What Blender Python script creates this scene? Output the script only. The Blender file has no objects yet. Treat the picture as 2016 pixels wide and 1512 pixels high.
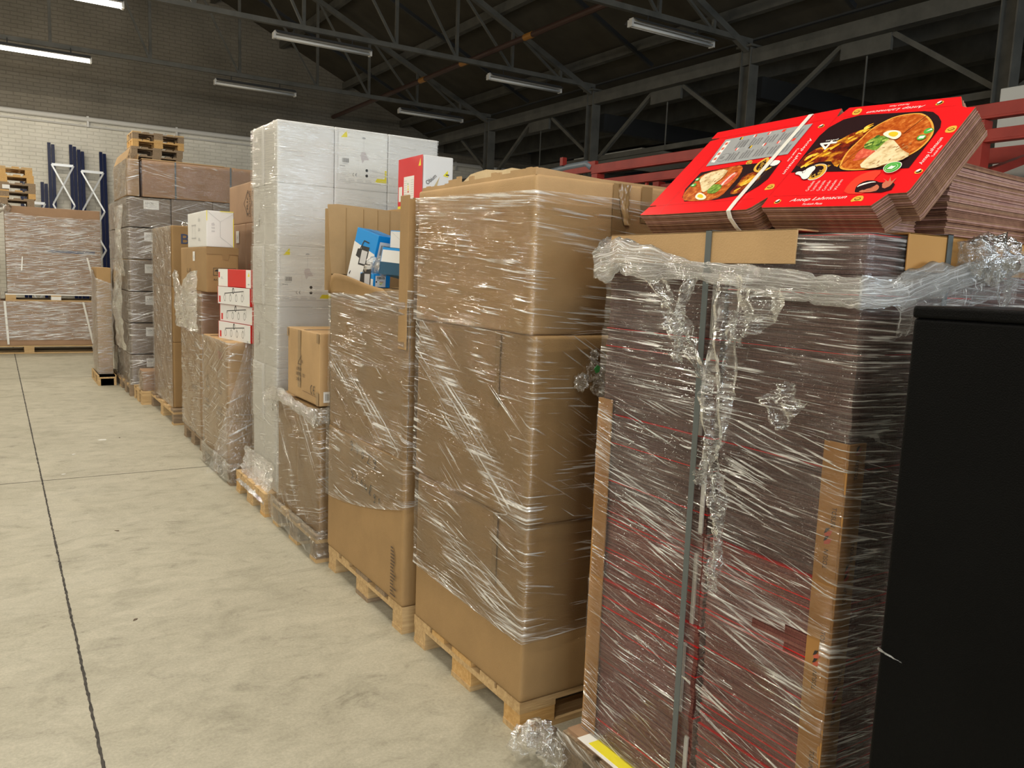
import bpy, bmesh, math, random
from mathutils import Vector, Matrix, noise
from mathutils.geometry import tessellate_polygon

SC = bpy.context.scene
COL = SC.collection
PI = math.pi

# ------------------------------------------------------------------ camera
cam_d = bpy.data.cameras.new('camera')
cam = bpy.data.objects.new('camera', cam_d)
COL.objects.link(cam)
SC.camera = cam
cam_d.sensor_fit = 'HORIZONTAL'
cam_d.sensor_width = 36.0
cam_d.lens = 1597.2 * 36.0 / 2016.0
cam_d.clip_start = 0.02
cam_d.clip_end = 200
RT = Vector((0.84478492, -0.53370596, 0.03868314))
DN = Vector((-0.03697965, -0.13034572, -0.99077873))
FW = Vector((0.53382670, 0.83556444, -0.12985036))
cam.matrix_world = Matrix(((RT.x, -DN.x, -FW.x, 0), (RT.y, -DN.y, -FW.y, 0), (RT.z, -DN.z, -FW.z, 1.5), (0, 0, 0, 1)))

# ------------------------------------------------------------------ world, exposure
w = bpy.data.worlds.new('world')
SC.world = w
w.use_nodes = True
w.node_tree.nodes['Background'].inputs[0].default_value = (0.55, 0.6, 0.7, 1)
w.node_tree.nodes['Background'].inputs[1].default_value = 0.004
SC.view_settings.view_transform = 'Standard'
SC.view_settings.look = 'None'
SC.view_settings.gamma = 1.0
SC.view_settings.exposure = 0.0
SC.view_settings.use_curve_mapping = False
SC.cycles.transparent_max_bounces = 16
SC.cycles.max_bounces = 6
SC.cycles.sample_clamp_indirect = 4.0
LAMP_W = 79.0            # power of one fluorescent batten
LAMP_C = (1.0, 0.915, 0.76)
LAMP_Z = 4.75
DAYLIGHT = 11.0            # glow of the windows in the wall behind the camera

# ------------------------------------------------------------------ node helpers
def newmat(name):
    m = bpy.data.materials.new(name)
    m.use_nodes = True
    nt = m.node_tree
    for n in list(nt.nodes):
        nt.nodes.remove(n)
    out = nt.nodes.new('ShaderNodeOutputMaterial')
    return m, nt, out

def nd(nt, kind, **kw):
    n = nt.nodes.new(kind)
    for k, v in kw.items():
        if k.startswith('i_'):
            key = k[2:]
            key = int(key) if key.isdigit() else key.replace('_', ' ')
            n.inputs[key].default_value = v
        else:
            setattr(n, k, v)
    return n

def lk(nt, a, b):
    nt.links.new(a, b)

def c4(c):
    return (c[0], c[1], c[2], 1.0)

def s2l(r, g, b):
    f = lambda x: (x / 255 / 12.92) if x <= 10 else ((x / 255 + 0.055) / 1.055) ** 2.4
    return (f(r), f(g), f(b))

def plain(name, color, rough=0.6, metal=0.0, spec=0.5, emit=None, strength=0):
    m, nt, out = newmat(name)
    p = nd(nt, 'ShaderNodeBsdfPrincipled')
    p.inputs['Base Color'].default_value = c4(color)
    p.inputs['Roughness'].default_value = rough
    p.inputs['Metallic'].default_value = metal
    p.inputs['Specular IOR Level'].default_value = spec
    if emit:
        p.inputs['Emission Color'].default_value = c4(emit)
        p.inputs['Emission Strength'].default_value = strength
    lk(nt, p.outputs[0], out.inputs[0])
    return m

def mottled(name, c1, c2, rough=0.75, scale=6.0, stretch=(1, 1, 1), bump=0.0, bscale=60.0, detail=5.0, spec=0.3, c3=None, coords='Object'):
    """a base colour that wanders between two tones, with a fine grain in the relief"""
    m, nt, out = newmat(name)
    tc = nd(nt, 'ShaderNodeTexCoord')
    mp = nd(nt, 'ShaderNodeMapping')
    mp.inputs['Scale'].default_value = stretch
    lk(nt, tc.outputs[coords], mp.inputs[0])
    n1 = nd(nt, 'ShaderNodeTexNoise', i_Scale=scale, i_Detail=detail, i_Roughness=0.6)
    lk(nt, mp.outputs[0], n1.inputs['Vector'])
    cr = nd(nt, 'ShaderNodeValToRGB')
    cr.color_ramp.elements[0].position = 0.3
    cr.color_ramp.elements[0].color = c4(c1)
    cr.color_ramp.elements[1].position = 0.7
    cr.color_ramp.elements[1].color = c4(c2)
    if c3:
        e = cr.color_ramp.elements.new(0.5)
        e.color = c4(c3)
    lk(nt, n1.outputs[0], cr.inputs[0])
    p = nd(nt, 'ShaderNodeBsdfPrincipled')
    p.inputs['Roughness'].default_value = rough
    p.inputs['Specular IOR Level'].default_value = spec
    lk(nt, cr.outputs[0], p.inputs['Base Color'])
    if bump:
        n2 = nd(nt, 'ShaderNodeTexNoise', i_Scale=bscale, i_Detail=3.0)
        lk(nt, mp.outputs[0], n2.inputs['Vector'])
        b = nd(nt, 'ShaderNodeBump', i_Strength=bump, i_Distance=0.004)
        lk(nt, n2.outputs[0], b.inputs['Height'])
        lk(nt, b.outputs[0], p.inputs['Normal'])
    lk(nt, p.outputs[0], out.inputs[0])
    return m

def cardboard(name, c, var=0.12):
    a = tuple(x * (1 - var) for x in c)
    b = tuple(min(1, x * (1 + var)) for x in c)
    return mottled(name, a, b, rough=0.72, scale=3.5, bump=0.25, bscale=260.0, detail=8.0, spec=0.28)

def wood(name, c1, c2):
    return mottled(name, c1, c2, rough=0.8, scale=5.0, stretch=(1.2, 14, 14), bump=0.35, bscale=18.0, detail=6.0, spec=0.2)

# film ---------------------------------------------------------------
def film_mat(name, haze=0.015, line=0.9, fine=1.0, gloss=0.03, rough=0.09, bump=1.0, iso=False, tint=(0.94, 0.935, 0.92), cover=0.5, dens=1.0, lg=0.45):
    """clear stretch film: see-through, glossy, with pulled creases that catch the lamps and turn milky where folded"""
    m, nt, out = newmat(name)
    uv1 = nd(nt, 'ShaderNodeUVMap', uv_map='pull_a')
    uv2 = nd(nt, 'ShaderNodeUVMap', uv_map='pull_b')
    at = nd(nt, 'ShaderNodeAttribute', attribute_name='dense')
    def tex(uv, su, sv, detail=2.0, off=0.0):
        mp = nd(nt, 'ShaderNodeMapping')
        mp.inputs['Scale'].default_value = (su, sv, 1)
        mp.inputs['Location'].default_value = (off, off * 1.7, off)
        lk(nt, uv.outputs[0], mp.inputs[0])
        n = nd(nt, 'ShaderNodeTexNoise', noise_dimensions='2D', i_Scale=1.0, i_Detail=detail, i_Roughness=0.55)
        lk(nt, mp.outputs[0], n.inputs['Vector'])
        return n.outputs[0]
    def mr(sock, a, b, lo=0.0, hi=1.0):
        r = nd(nt, 'ShaderNodeMapRange')
        r.inputs[1].default_value = a
        r.inputs[2].default_value = b
        r.inputs[3].default_value = lo
        r.inputs[4].default_value = hi
        lk(nt, sock, r.inputs[0])
        return r.outputs[0]
    def ma(op, a, b):
        n = nd(nt, 'ShaderNodeMath', operation=op)
        for i, x in enumerate((a, b)):
            if isinstance(x, (int, float)):
                n.inputs[i].default_value = x
            else:
                lk(nt, x, n.inputs[i])
        return n.outputs[0]
    if iso:
        t1 = tex(uv1, 30 * fine, 40 * fine, 3.0)
        t2 = tex(uv2, 10 * fine, 80 * fine, 2.0, 3.3)
    else:
        t1 = tex(uv1, 4.0 * fine, 112 * fine, 2.5)
        t2 = tex(uv2, 2.6 * fine, 90 * fine, 2.5, 7.1)
    c0 = 0.62 - 0.24 * cover
    mk1 = mr(tex(uv1, 3.5, 9.0, 2.0, 11.3), c0, c0 + 0.16)
    mk2 = mr(tex(uv2, 3.0, 7.0, 2.0, 23.9), c0 + 0.03, c0 + 0.19)
    mk1 = ma('MAXIMUM', mk1, at.outputs['Fac'])
    mk2 = ma('MAXIMUM', mk2, at.outputs['Fac'])
    l1 = ma('MULTIPLY', mr(t1, 0.625, 0.675), mk1)
    l2 = ma('MULTIPLY', mr(t2, 0.615, 0.665), mk2)
    lines = ma('MAXIMUM', l1, l2)
    dn = ma('MULTIPLY', ma('MULTIPLY', at.outputs['Fac'], dens), ma('MAXIMUM', mr(t1, 0.48, 0.68, 0.06, 1.0), mr(t2, 0.52, 0.72, 0.05, 0.9)))
    hz = ma('MINIMUM', ma('ADD', ma('ADD', ma('MULTIPLY', lines, line), haze), dn), 0.93)
    h = ma('ADD', ma('MULTIPLY', t1, mr(mk1, 0, 1, 0.3, 1.0)), ma('MULTIPLY', t2, mr(mk2, 0, 1, 0.2, 0.9)))
    bp = nd(nt, 'ShaderNodeBump', i_Strength=bump, i_Distance=0.012)
    lk(nt, h, bp.inputs['Height'])
    tr = nd(nt, 'ShaderNodeBsdfTransparent')
    tr.inputs[0].default_value = c4(tint)
    df = nd(nt, 'ShaderNodeBsdfDiffuse')
    df.inputs[0].default_value = (0.95, 0.94, 0.91, 1)
    tl = nd(nt, 'ShaderNodeBsdfTranslucent')
    tl.inputs[0].default_value = (0.95, 0.94, 0.91, 1)
    dm = nd(nt, 'ShaderNodeMixShader')
    dm.inputs[0].default_value = 0.25
    lk(nt, df.outputs[0], dm.inputs[1])
    lk(nt, tl.outputs[0], dm.inputs[2])
    gl = nd(nt, 'ShaderNodeBsdfGlossy')
    gl.inputs['Color'].default_value = (1, 1, 1, 1)
    gl.inputs['Roughness'].default_value = rough
    lk(nt, bp.outputs[0], gl.inputs['Normal'])
    fr = nd(nt, 'ShaderNodeFresnel', i_IOR=1.45)
    m1 = nd(nt, 'ShaderNodeMixShader')
    lk(nt, hz, m1.inputs[0])
    lk(nt, tr.outputs[0], m1.inputs[1])
    lk(nt, dm.outputs[0], m1.inputs[2])
    gf = ma('MINIMUM', ma('ADD', fr.outputs[0], ma('ADD', ma('MULTIPLY', lines, lg), gloss)), 0.7)
    m2 = nd(nt, 'ShaderNodeMixShader')
    lk(nt, gf, m2.inputs[0])
    lk(nt, m1.outputs[0], m2.inputs[1])
    lk(nt, gl.outputs[0], m2.inputs[2])
    lk(nt, m2.outputs[0], out.inputs[0])
    return m

# ------------------------------------------------------------------ materials
K = cardboard('kraft cardboard', (0.345, 0.215, 0.095))
K_PALE = cardboard('pale kraft cardboard', (0.45, 0.29, 0.14))
K_DARK = cardboard('dark kraft cardboard', (0.24, 0.15, 0.085))
K_GREY = cardboard('grey kraft cardboard', (0.215, 0.165, 0.125))
K_PINK = cardboard('pinkish kraft cardboard', (0.36, 0.225, 0.135))
WHITE_BOARD = mottled('white carton board', (0.70, 0.69, 0.67), (0.76, 0.75, 0.73), rough=0.5, scale=2.0, spec=0.4)
RED_BOARD = plain('red printed carton board', s2l(205, 22, 18), 0.35)
RED_GLOSS = plain('glossy red print', (0.78, 0.012, 0.016), 0.22, spec=0.5)
TAPE = plain('brown packing tape', (0.30, 0.19, 0.085), 0.22)
PAPER = plain('white paper', (0.78, 0.77, 0.74), 0.6)
INK = plain('black ink', (0.025, 0.023, 0.022), 0.6)
INK_GREY = plain('grey ink', (0.42, 0.42, 0.42), 0.6)
INK_PALE = plain('pale grey ink', (0.56, 0.55, 0.55), 0.6)
INK_BROWN = plain('dark brown ink', (0.10, 0.065, 0.04), 0.7)
INK_RED = plain('red ink', (0.55, 0.12, 0.07), 0.6)
INK_BLUE = plain('dark blue ink', (0.05, 0.07, 0.15), 0.6)
YELLOW = plain('yellow print', (0.80, 0.70, 0.03), 0.5)
BLUE_PRINT = plain('blue printed carton board', s2l(20, 140, 215), 0.35)
NAVY = plain('dark blue board', (0.012, 0.07, 0.13), 0.5)
WOOD_A = wood('pale pallet wood', (0.42, 0.27, 0.125), (0.62, 0.44, 0.23))
WOOD_B = wood('aged pallet wood', (0.20, 0.145, 0.095), (0.36, 0.26, 0.165))
WOOD_C = wood('orange pallet wood', (0.50, 0.29, 0.10), (0.66, 0.42, 0.18))
STEEL = mottled('grey painted steel', (0.075, 0.073, 0.063), (0.125, 0.118, 0.10), rough=0.6, scale=4.0)
STEEL_DARK = plain('dark steel', (0.018, 0.018, 0.018), 0.6)
RED_STEEL = mottled('red painted steel', (0.23, 0.018, 0.012), (0.33, 0.034, 0.022), rough=0.45, scale=5.0)
BLUE_STEEL = plain('dark blue painted steel', (0.008, 0.014, 0.055), 0.3, spec=0.12)
GALV = plain('galvanised steel', (0.72, 0.74, 0.76), 0.4, metal=0.2)
LAMP_WHITE = plain('white enamel', (0.62, 0.60, 0.56), 0.4)
STRAP_GREY = plain('grey plastic strap', (0.10, 0.115, 0.115), 0.3)
STRAP_WHITE = plain('white plastic strap', (0.72, 0.71, 0.66), 0.35)
FILM = film_mat('clear stretch film', haze=0.006, gloss=0.015, cover=0.6)
FILM_SOFT = film_mat('milky stretch film', haze=0.05, line=0.85, fine=0.8, cover=0.8, gloss=0.015)  # even whitish haze and broader creases
FILM_FAINT = film_mat('tight stretch film', haze=0.008, line=0.75, cover=0.45, gloss=0.008, lg=0.12, bump=0.6)
FILM_PZ = film_mat('stretch film in many turns', haze=0.016, line=0.72, fine=1.4, cover=0.85, gloss=0.012)
FILM_MID = film_mat('stretch film seen farther off', haze=0.03, line=0.85, fine=0.75, gloss=0.015, cover=0.75)
FILM_LOOSE = film_mat('loose crumpled stretch film', haze=0.008, line=0.42, fine=1.0, gloss=0.05, rough=0.07, bump=1.0, iso=True, cover=0.7, dens=0.55)
FILM_ROPE = film_mat('twisted stretch film', haze=0.12, line=0.75, fine=1.2, gloss=0.05, bump=1.0, cover=1.0)

# ------------------------------------------------------------------ object helpers
def tag(o, label=None, cat=None, group=None, kind=None):
    if label: o['label'] = label
    if cat: o['category'] = cat
    if group: o['group'] = group
    if kind: o['kind'] = kind
    return o

def empty(name, loc, rz=0.0, label=None, cat=None, group=None, kind=None):
    o = bpy.data.objects.new(name, None)
    COL.objects.link(o)
    o.empty_display_size = 0.1
    o.location = loc
    o.rotation_euler = (0, 0, rz)
    return tag(o, label, cat, group, kind)

class MB:
    def __init__(self):
        self.v, self.f, self.mi, self.mats = [], [], [], []
    def slot(self, m):
        if m not in self.mats:
            self.mats.append(m)
        return self.mats.index(m)
    def poly(self, pts, m):
        i = len(self.v)
        self.v += [tuple(p) for p in pts]
        self.f.append(tuple(range(i, i + len(pts))))
        self.mi.append(self.slot(m))
    def box(self, a, b, m, R=None, o=None):
        i = len(self.v)
        for z in (a[2], b[2]):
            for x, y in ((a[0], a[1]), (b[0], a[1]), (b[0], b[1]), (a[0], b[1])):
                p = Vector((x, y, z))
                if R: p = R @ p
                if o: p = p + o
                self.v.append(tuple(p))
        for q in ((3, 2, 1, 0), (4, 5, 6, 7), (0, 1, 5, 4), (1, 2, 6, 5), (2, 3, 7, 6), (3, 0, 4, 7)):
            self.f.append(tuple(i + k for k in q))
            self.mi.append(self.slot(m))
    def bar(self, p, q, wd, hg, m, up=Vector((0, 0, 1))):
        """a rectangular bar from p to q"""
        p, q = Vector(p), Vector(q)
        d = (q - p).normalized()
        if abs(d.dot(up)) > 0.99: up = Vector((0, 1, 0))
        s = d.cross(up).normalized()
        t = s.cross(d).normalized()
        i = len(self.v)
        for c in (p, q):
            for a, b in ((-1, -1), (1, -1), (1, 1), (-1, 1)):
                self.v.append(tuple(c + s * (a * wd / 2) + t * (b * hg / 2)))
        for k in ((3, 2, 1, 0), (4, 5, 6, 7), (0, 1, 5, 4), (1, 2, 6, 5), (2, 3, 7, 6), (3, 0, 4, 7)):
            self.f.append(tuple(i + j for j in k))
            self.mi.append(self.slot(m))
    def tube(self, pts, rad, m, n=8, flat=1.0):
        pts = [Vector(p) for p in pts]
        i0 = len(self.v)
        for k, p in enumerate(pts):
            d = (pts[min(k + 1, len(pts) - 1)] - pts[max(k - 1, 0)]).normalized()
            up = Vector((0, 0, 1)) if abs(d.z) < 0.9 else Vector((0, 1, 0))
            s = d.cross(up).normalized()
            t = s.cross(d).normalized()
            r = rad[k] if isinstance(rad, (list, tuple)) else rad
            for j in range(n):
                a = 2 * PI * j / n
                self.v.append(tuple(p + s * (math.cos(a) * r * flat) + t * (math.sin(a) * r)))
        sl = self.slot(m)
        for k in range(len(pts) - 1):
            for j in range(n):
                a, b = i0 + k * n + j, i0 + k * n + (j + 1) % n
                self.f.append((a, b, b + n, a + n))
                self.mi.append(sl)
        self.f.append(tuple(i0 + j for j in reversed(range(n)))); self.mi.append(sl)
        e = i0 + (len(pts) - 1) * n
        self.f.append(tuple(e + j for j in range(n))); self.mi.append(sl)
    def prism(self, pts2, z0, z1, mtop, mside):
        tri = tessellate_polygon([[Vector((x, y, 0)) for x, y in pts2]])
        n = len(pts2)
        i = len(self.v)
        self.v += [(x, y, z0) for x, y in pts2] + [(x, y, z1) for x, y in pts2]
        area = sum(pts2[k][0] * pts2[(k + 1) % n][1] - pts2[(k + 1) % n][0] * pts2[k][1] for k in range(n))
        for t in tri:
            a, b, c = t
            cr = (pts2[b][0] - pts2[a][0]) * (pts2[c][1] - pts2[a][1]) - (pts2[c][0] - pts2[a][0]) * (pts2[b][1] - pts2[a][1])
            if cr < 0: a, b, c = a, c, b
            self.f.append((i + n + a, i + n + b, i + n + c)); self.mi.append(self.slot(mtop))
            self.f.append((i + c, i + b, i + a)); self.mi.append(self.slot(mside))
        for k in range(n):
            j = (k + 1) % n
            q = (i + k, i + j, i + n + j, i + n + k) if area > 0 else (i + j, i + k, i + n + k, i + n + j)
            self.f.append(q); self.mi.append(self.slot(mside))
    def mesh(self, name, smooth=False):
        me = bpy.data.meshes.new(name)
        me.from_pydata(self.v, [], self.f)
        for m in self.mats: me.materials.append(m)
        me.polygons.foreach_set('material_index', self.mi)
        if smooth: me.polygons.foreach_set('use_smooth', [True] * len(me.polygons))
        me.update()
        return me
    def build(self, name, parent=None, smooth=False, **tags):
        o = bpy.data.objects.new(name, self.mesh(name, smooth))
        COL.objects.link(o)
        if parent: o.parent = parent
        return tag(o, **tags)

def link_mesh(name, me, parent=None, loc=(0, 0, 0), rot=(0, 0, 0), **tags):
    o = bpy.data.objects.new(name, me)
    COL.objects.link(o)
    o.location = loc
    o.rotation_euler = rot
    if parent: o.parent = parent
    return tag(o, **tags)

def kids(o):
    return list(o.children)

def copy_tree(o, parent=None):
    c = o.copy()
    COL.objects.link(c)
    if parent: c.parent = parent
    for ch in kids(o):
        copy_tree(ch, c)
    return c

def bevel_mod(o, wd=0.004, seg=2):
    b = o.modifiers.new('bevel', 'BEVEL')
    b.width = wd
    b.segments = seg
    b.limit_method = 'ANGLE'
    return o

# rounded, slightly bulging cardboard body --------------------------------
def box_mesh(name, dx, dy, dz, mat, r=0.006, bulge=0.003, seed=0, lean=(0, 0), crush=0.0015):
    def ticks(h, n):
        inner = [-(h - r - 0.012) + 2 * (h - r - 0.012) * k / n for k in range(n + 1)]
        return [-h, -h + r * 0.5, -h + r] + inner + [h - r, h - r * 0.5, h]
    hx, hy, hz = dx / 2, dy / 2, dz / 2
    n = 4
    X, Y, Z = ticks(hx, n), ticks(hy, n), ticks(hz, n)
    V, F, idx = [], [], {}
    def vert(x, y, z):
        k = (round(x, 5), round(y, 5), round(z, 5))
        if k in idx: return idx[k]
        p = Vector((x, y, z))
        q = Vector((max(-hx + r, min(hx - r, x)), max(-hy + r, min(hy - r, y)), max(-hz + r, min(hz - r, z))))
        d = p - q
        if d.length > 1e-9:
            nn = d.normalized()
            p = q + nn * r
            wgt = (1 - (x / hx) ** 2 if abs(nn.x) < 0.9 else 1) * (1 - (y / hy) ** 2 if abs(nn.y) < 0.9 else 1) * (1 - (z / hz) ** 2 if abs(nn.z) < 0.9 else 1)
            nz = noise.noise(Vector((x * 5 + seed * 3.1, y * 5, z * 5 + seed)))
            if max(abs(nn.x), abs(nn.y)) > abs(nn.z):
                p += nn * (bulge * wgt + crush * nz * max(0.0, min(1, wgt * 3)))
        f = (z + hz) / dz
        p.x += lean[0] * f
        p.y += lean[1] * f
        idx[k] = len(V)
        V.append((p.x, p.y, p.z + hz))
        return idx[k]
    def grid(A, B, fn, flip):
        for i in range(len(A) - 1):
            for j in range(len(B) - 1):
                q = [fn(A[i], B[j]), fn(A[i + 1], B[j]), fn(A[i + 1], B[j + 1]), fn(A[i], B[j + 1])]
                F.append(tuple(reversed(q)) if flip else tuple(q))
    grid(X, Y, lambda a, b: vert(a, b, -hz), True)
    grid(X, Y, lambda a, b: vert(a, b, hz), False)
    grid(X, Z, lambda a, b: vert(a, -hy, b), False)
    grid(X, Z, lambda a, b: vert(a, hy, b), True)
    grid(Y, Z, lambda a, b: vert(-hx, a, b), True)
    grid(Y, Z, lambda a, b: vert(hx, a, b), False)
    me = bpy.data.meshes.new(name)
    me.from_pydata(V, [], F)
    me.materials.append(mat)
    me.polygons.foreach_set('use_smooth', [True] * len(me.polygons))
    me.update()
    return me

# flat printing on a face ---------------------------------------------------
_txt = {}
def text_geo(s, shear=0.0):
    k = (s, shear)
    if k not in _txt:
        cu = bpy.data.curves.new('t', 'FONT')
        cu.body = s
        cu.size = 1.0
        cu.shear = shear
        cu.resolution_u = 3
        o = bpy.data.objects.new('t', cu)
        COL.objects.link(o)
        dg = bpy.context.evaluated_depsgraph_get()
        me = bpy.data.meshes.new_from_object(o.evaluated_get(dg))
        vs = [(v.co.x, v.co.y) for v in me.vertices]
        fs = [tuple(p.vertices) for p in me.polygons]
        bpy.data.objects.remove(o)
        bpy.data.curves.remove(cu)
        bpy.data.meshes.remove(me)
        x0 = min(v[0] for v in vs); x1 = max(v[0] for v in vs)
        y0 = min(v[1] for v in vs); y1 = max(v[1] for v in vs)
        _txt[k] = ([(x - x0, y - y0) for x, y in vs], fs, x1 - x0, y1 - y0)
    return _txt[k]

class Art:
    """printing laid on one flat face: origin O, right U, up W, outward N (all in the parent's space)"""
    def __init__(self, O, U, W, N, off=0.0012):
        self.O, self.U, self.W, self.N, self.off = Vector(O), Vector(U), Vector(W), Vector(N), off
        self.mb = MB()
        self.layer = 0
        self.seen = []
    def up(self, pts):
        x0 = min(p[0] for p in pts); x1 = max(p[0] for p in pts); y0 = min(p[1] for p in pts); y1 = max(p[1] for p in pts)
        L = 0
        for a, b, c, d, l in self.seen:
            if l > L and x0 < b and x1 > a and y0 < d and y1 > c: L = l
        self.layer = L + 1
        self.seen.append((x0, x1, y0, y1, L + 1))
    def P(self, x, y):
        return self.O + self.U * x + self.W * y + self.N * (self.off + self.layer * 0.00022)
    def poly(self, pts, m):
        self.up(pts)
        tri = tessellate_polygon([[Vector((x, y, 0)) for x, y in pts]])
        for t in tri:
            a, b, c = [pts[k] for k in t]
            if (b[0] - a[0]) * (c[1] - a[1]) - (c[0] - a[0]) * (b[1] - a[1]) < 0: b, c = c, b
            self.mb.poly([self.P(*a), self.P(*b), self.P(*c)], m)
        return self
    def rect(self, x0, y0, x1, y1, m):
        return self.poly([(x0, y0), (x1, y0), (x1, y1), (x0, y1)], m)
    def ell(self, x, y, a, b, m, n=20, rot=0.0):
        c, s = math.cos(rot), math.sin(rot)
        return self.poly([(x + a * math.cos(t) * c - b * math.sin(t) * s, y + a * math.cos(t) * s + b * math.sin(t) * c) for t in [2 * PI * k / n for k in range(n)]], m)
    def line(self, pts, wd, m):
        self.up(pts)
        for (x0, y0), (x1, y1) in zip(pts, pts[1:]):
            d = math.hypot(x1 - x0, y1 - y0) or 1e-6
            px, py = -(y1 - y0) / d * wd / 2, (x1 - x0) / d * wd / 2
            self.mb.poly([self.P(x0 - px, y0 - py), self.P(x1 - px, y1 - py), self.P(x1 + px, y1 + py), self.P(x0 + px, y0 + py)], m)
        return self
    def ring(self, x, y, a, b, wd, m, n=20, t0=0.0, t1=2 * PI):
        return self.line([(x + a * math.cos(t0 + (t1 - t0) * k / n), y + b * math.sin(t0 + (t1 - t0) * k / n)) for k in range(n + 1)], wd, m)
    def text(self, s, x, y, hgt, m, ang=0.0, width=None, shear=0.0, center=False):
        vs, fs, tw, th = text_geo(s, shear)
        sy = hgt / th
        sx = (width / tw) if width else sy
        c, n = math.cos(ang), math.sin(ang)
        ox = -tw * sx / 2 if center else 0.0
        oy = -hgt / 2 if center else 0.0
        pts = [(x + (px * sx + ox) * c - (py * sy + oy) * n, y + (px * sx + ox) * n + (py * sy + oy) * c) for px, py in vs]
        self.up(pts)
        sl = self.mb.slot(m)
        i = len(self.mb.v)
        self.mb.v += [tuple(self.P(*p)) for p in pts]
        for f in fs:
            self.mb.f.append(tuple(i + k for k in f)); self.mb.mi.append(sl)
        return self
    def bars(self, x, y, wd, hg, m, n=14, seed=1):
        rnd = random.Random(seed)
        self.up([(x, y), (x + wd, y + hg)])
        px = x
        while px < x + wd:
            b = wd / n * rnd.choice((0.3, 0.5, 0.8))
            self.mb.poly([self.P(px, y), self.P(px + b, y), self.P(px + b, y + hg), self.P(px, y + hg)], m)
            px += b + wd / n * rnd.choice((0.3, 0.5, 0.7))
        return self
    def build(self, name, parent, **tags):
        return self.mb.build(name, parent, **tags)

def face_of(dx, dy, dz, f):
    """frame of a carton's face: '-X' faces the aisle, '-Y' faces the photographer"""
    if f == '-X': return (-dx / 2, dy / 2, 0), (0, -1, 0), (0, 0, 1), (-1, 0, 0)
    if f == '-Y': return (-dx / 2, -dy / 2, 0), (1, 0, 0), (0, 0, 1), (0, -1, 0)
    if f == '+Z': return (-dx / 2, -dy / 2, dz), (1, 0, 0), (0, 1, 0), (0, 0, 1)
    if f == '+X': return (dx / 2, -dy / 2, 0), (0, 1, 0), (0, 0, 1), (1, 0, 0)

# ------------------------------------------------------------------ stretch film round a stack
class Wrap:
    """how film runs round one stack: s is the run from the near aisle corner (negative along the aisle face), z the height"""
    def __init__(self, X0, Y0, lo=lambda s: -9, hi=lambda s: 9, ka=0.0, kb=-0.25, fan=0.0, off=0.011, seed=0, mat=None, amp=0.003, ds=0.03, dz=0.03, bands=(), hem=0.5, hole=None, edge=0.12, d0=0.0, d1=0.0):
        self.__dict__.update(locals())
    def dense(self, s, z):
        d = self.d0 + (self.d1 if s > 0 else 0.0)
        h = abs(z - self.lo(s))
        if h < 0.03: d = max(d, self.hem * (1 - h / 0.03))
        h = abs(z - self.hi(s))
        if h < 0.035: d = max(d, self.hem * (1 - h / 0.035))
        for (s0, z0), (s1, z1), wd, st in self.bands:
            L2 = (s1 - s0) ** 2 + (z1 - z0) ** 2
            t = max(0, min(1, ((s - s0) * (s1 - s0) + (z - z0) * (z1 - z0)) / L2))
            q = math.hypot(s - s0 - t * (s1 - s0), z - z0 - t * (z1 - z0))
            if q < wd: d = max(d, st * (1 - (q / wd) ** 2))
        if abs(s) < 0.02: d = max(d, self.edge)
        return d

def _k(f, z):
    return f(z) if callable(f) else f

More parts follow.
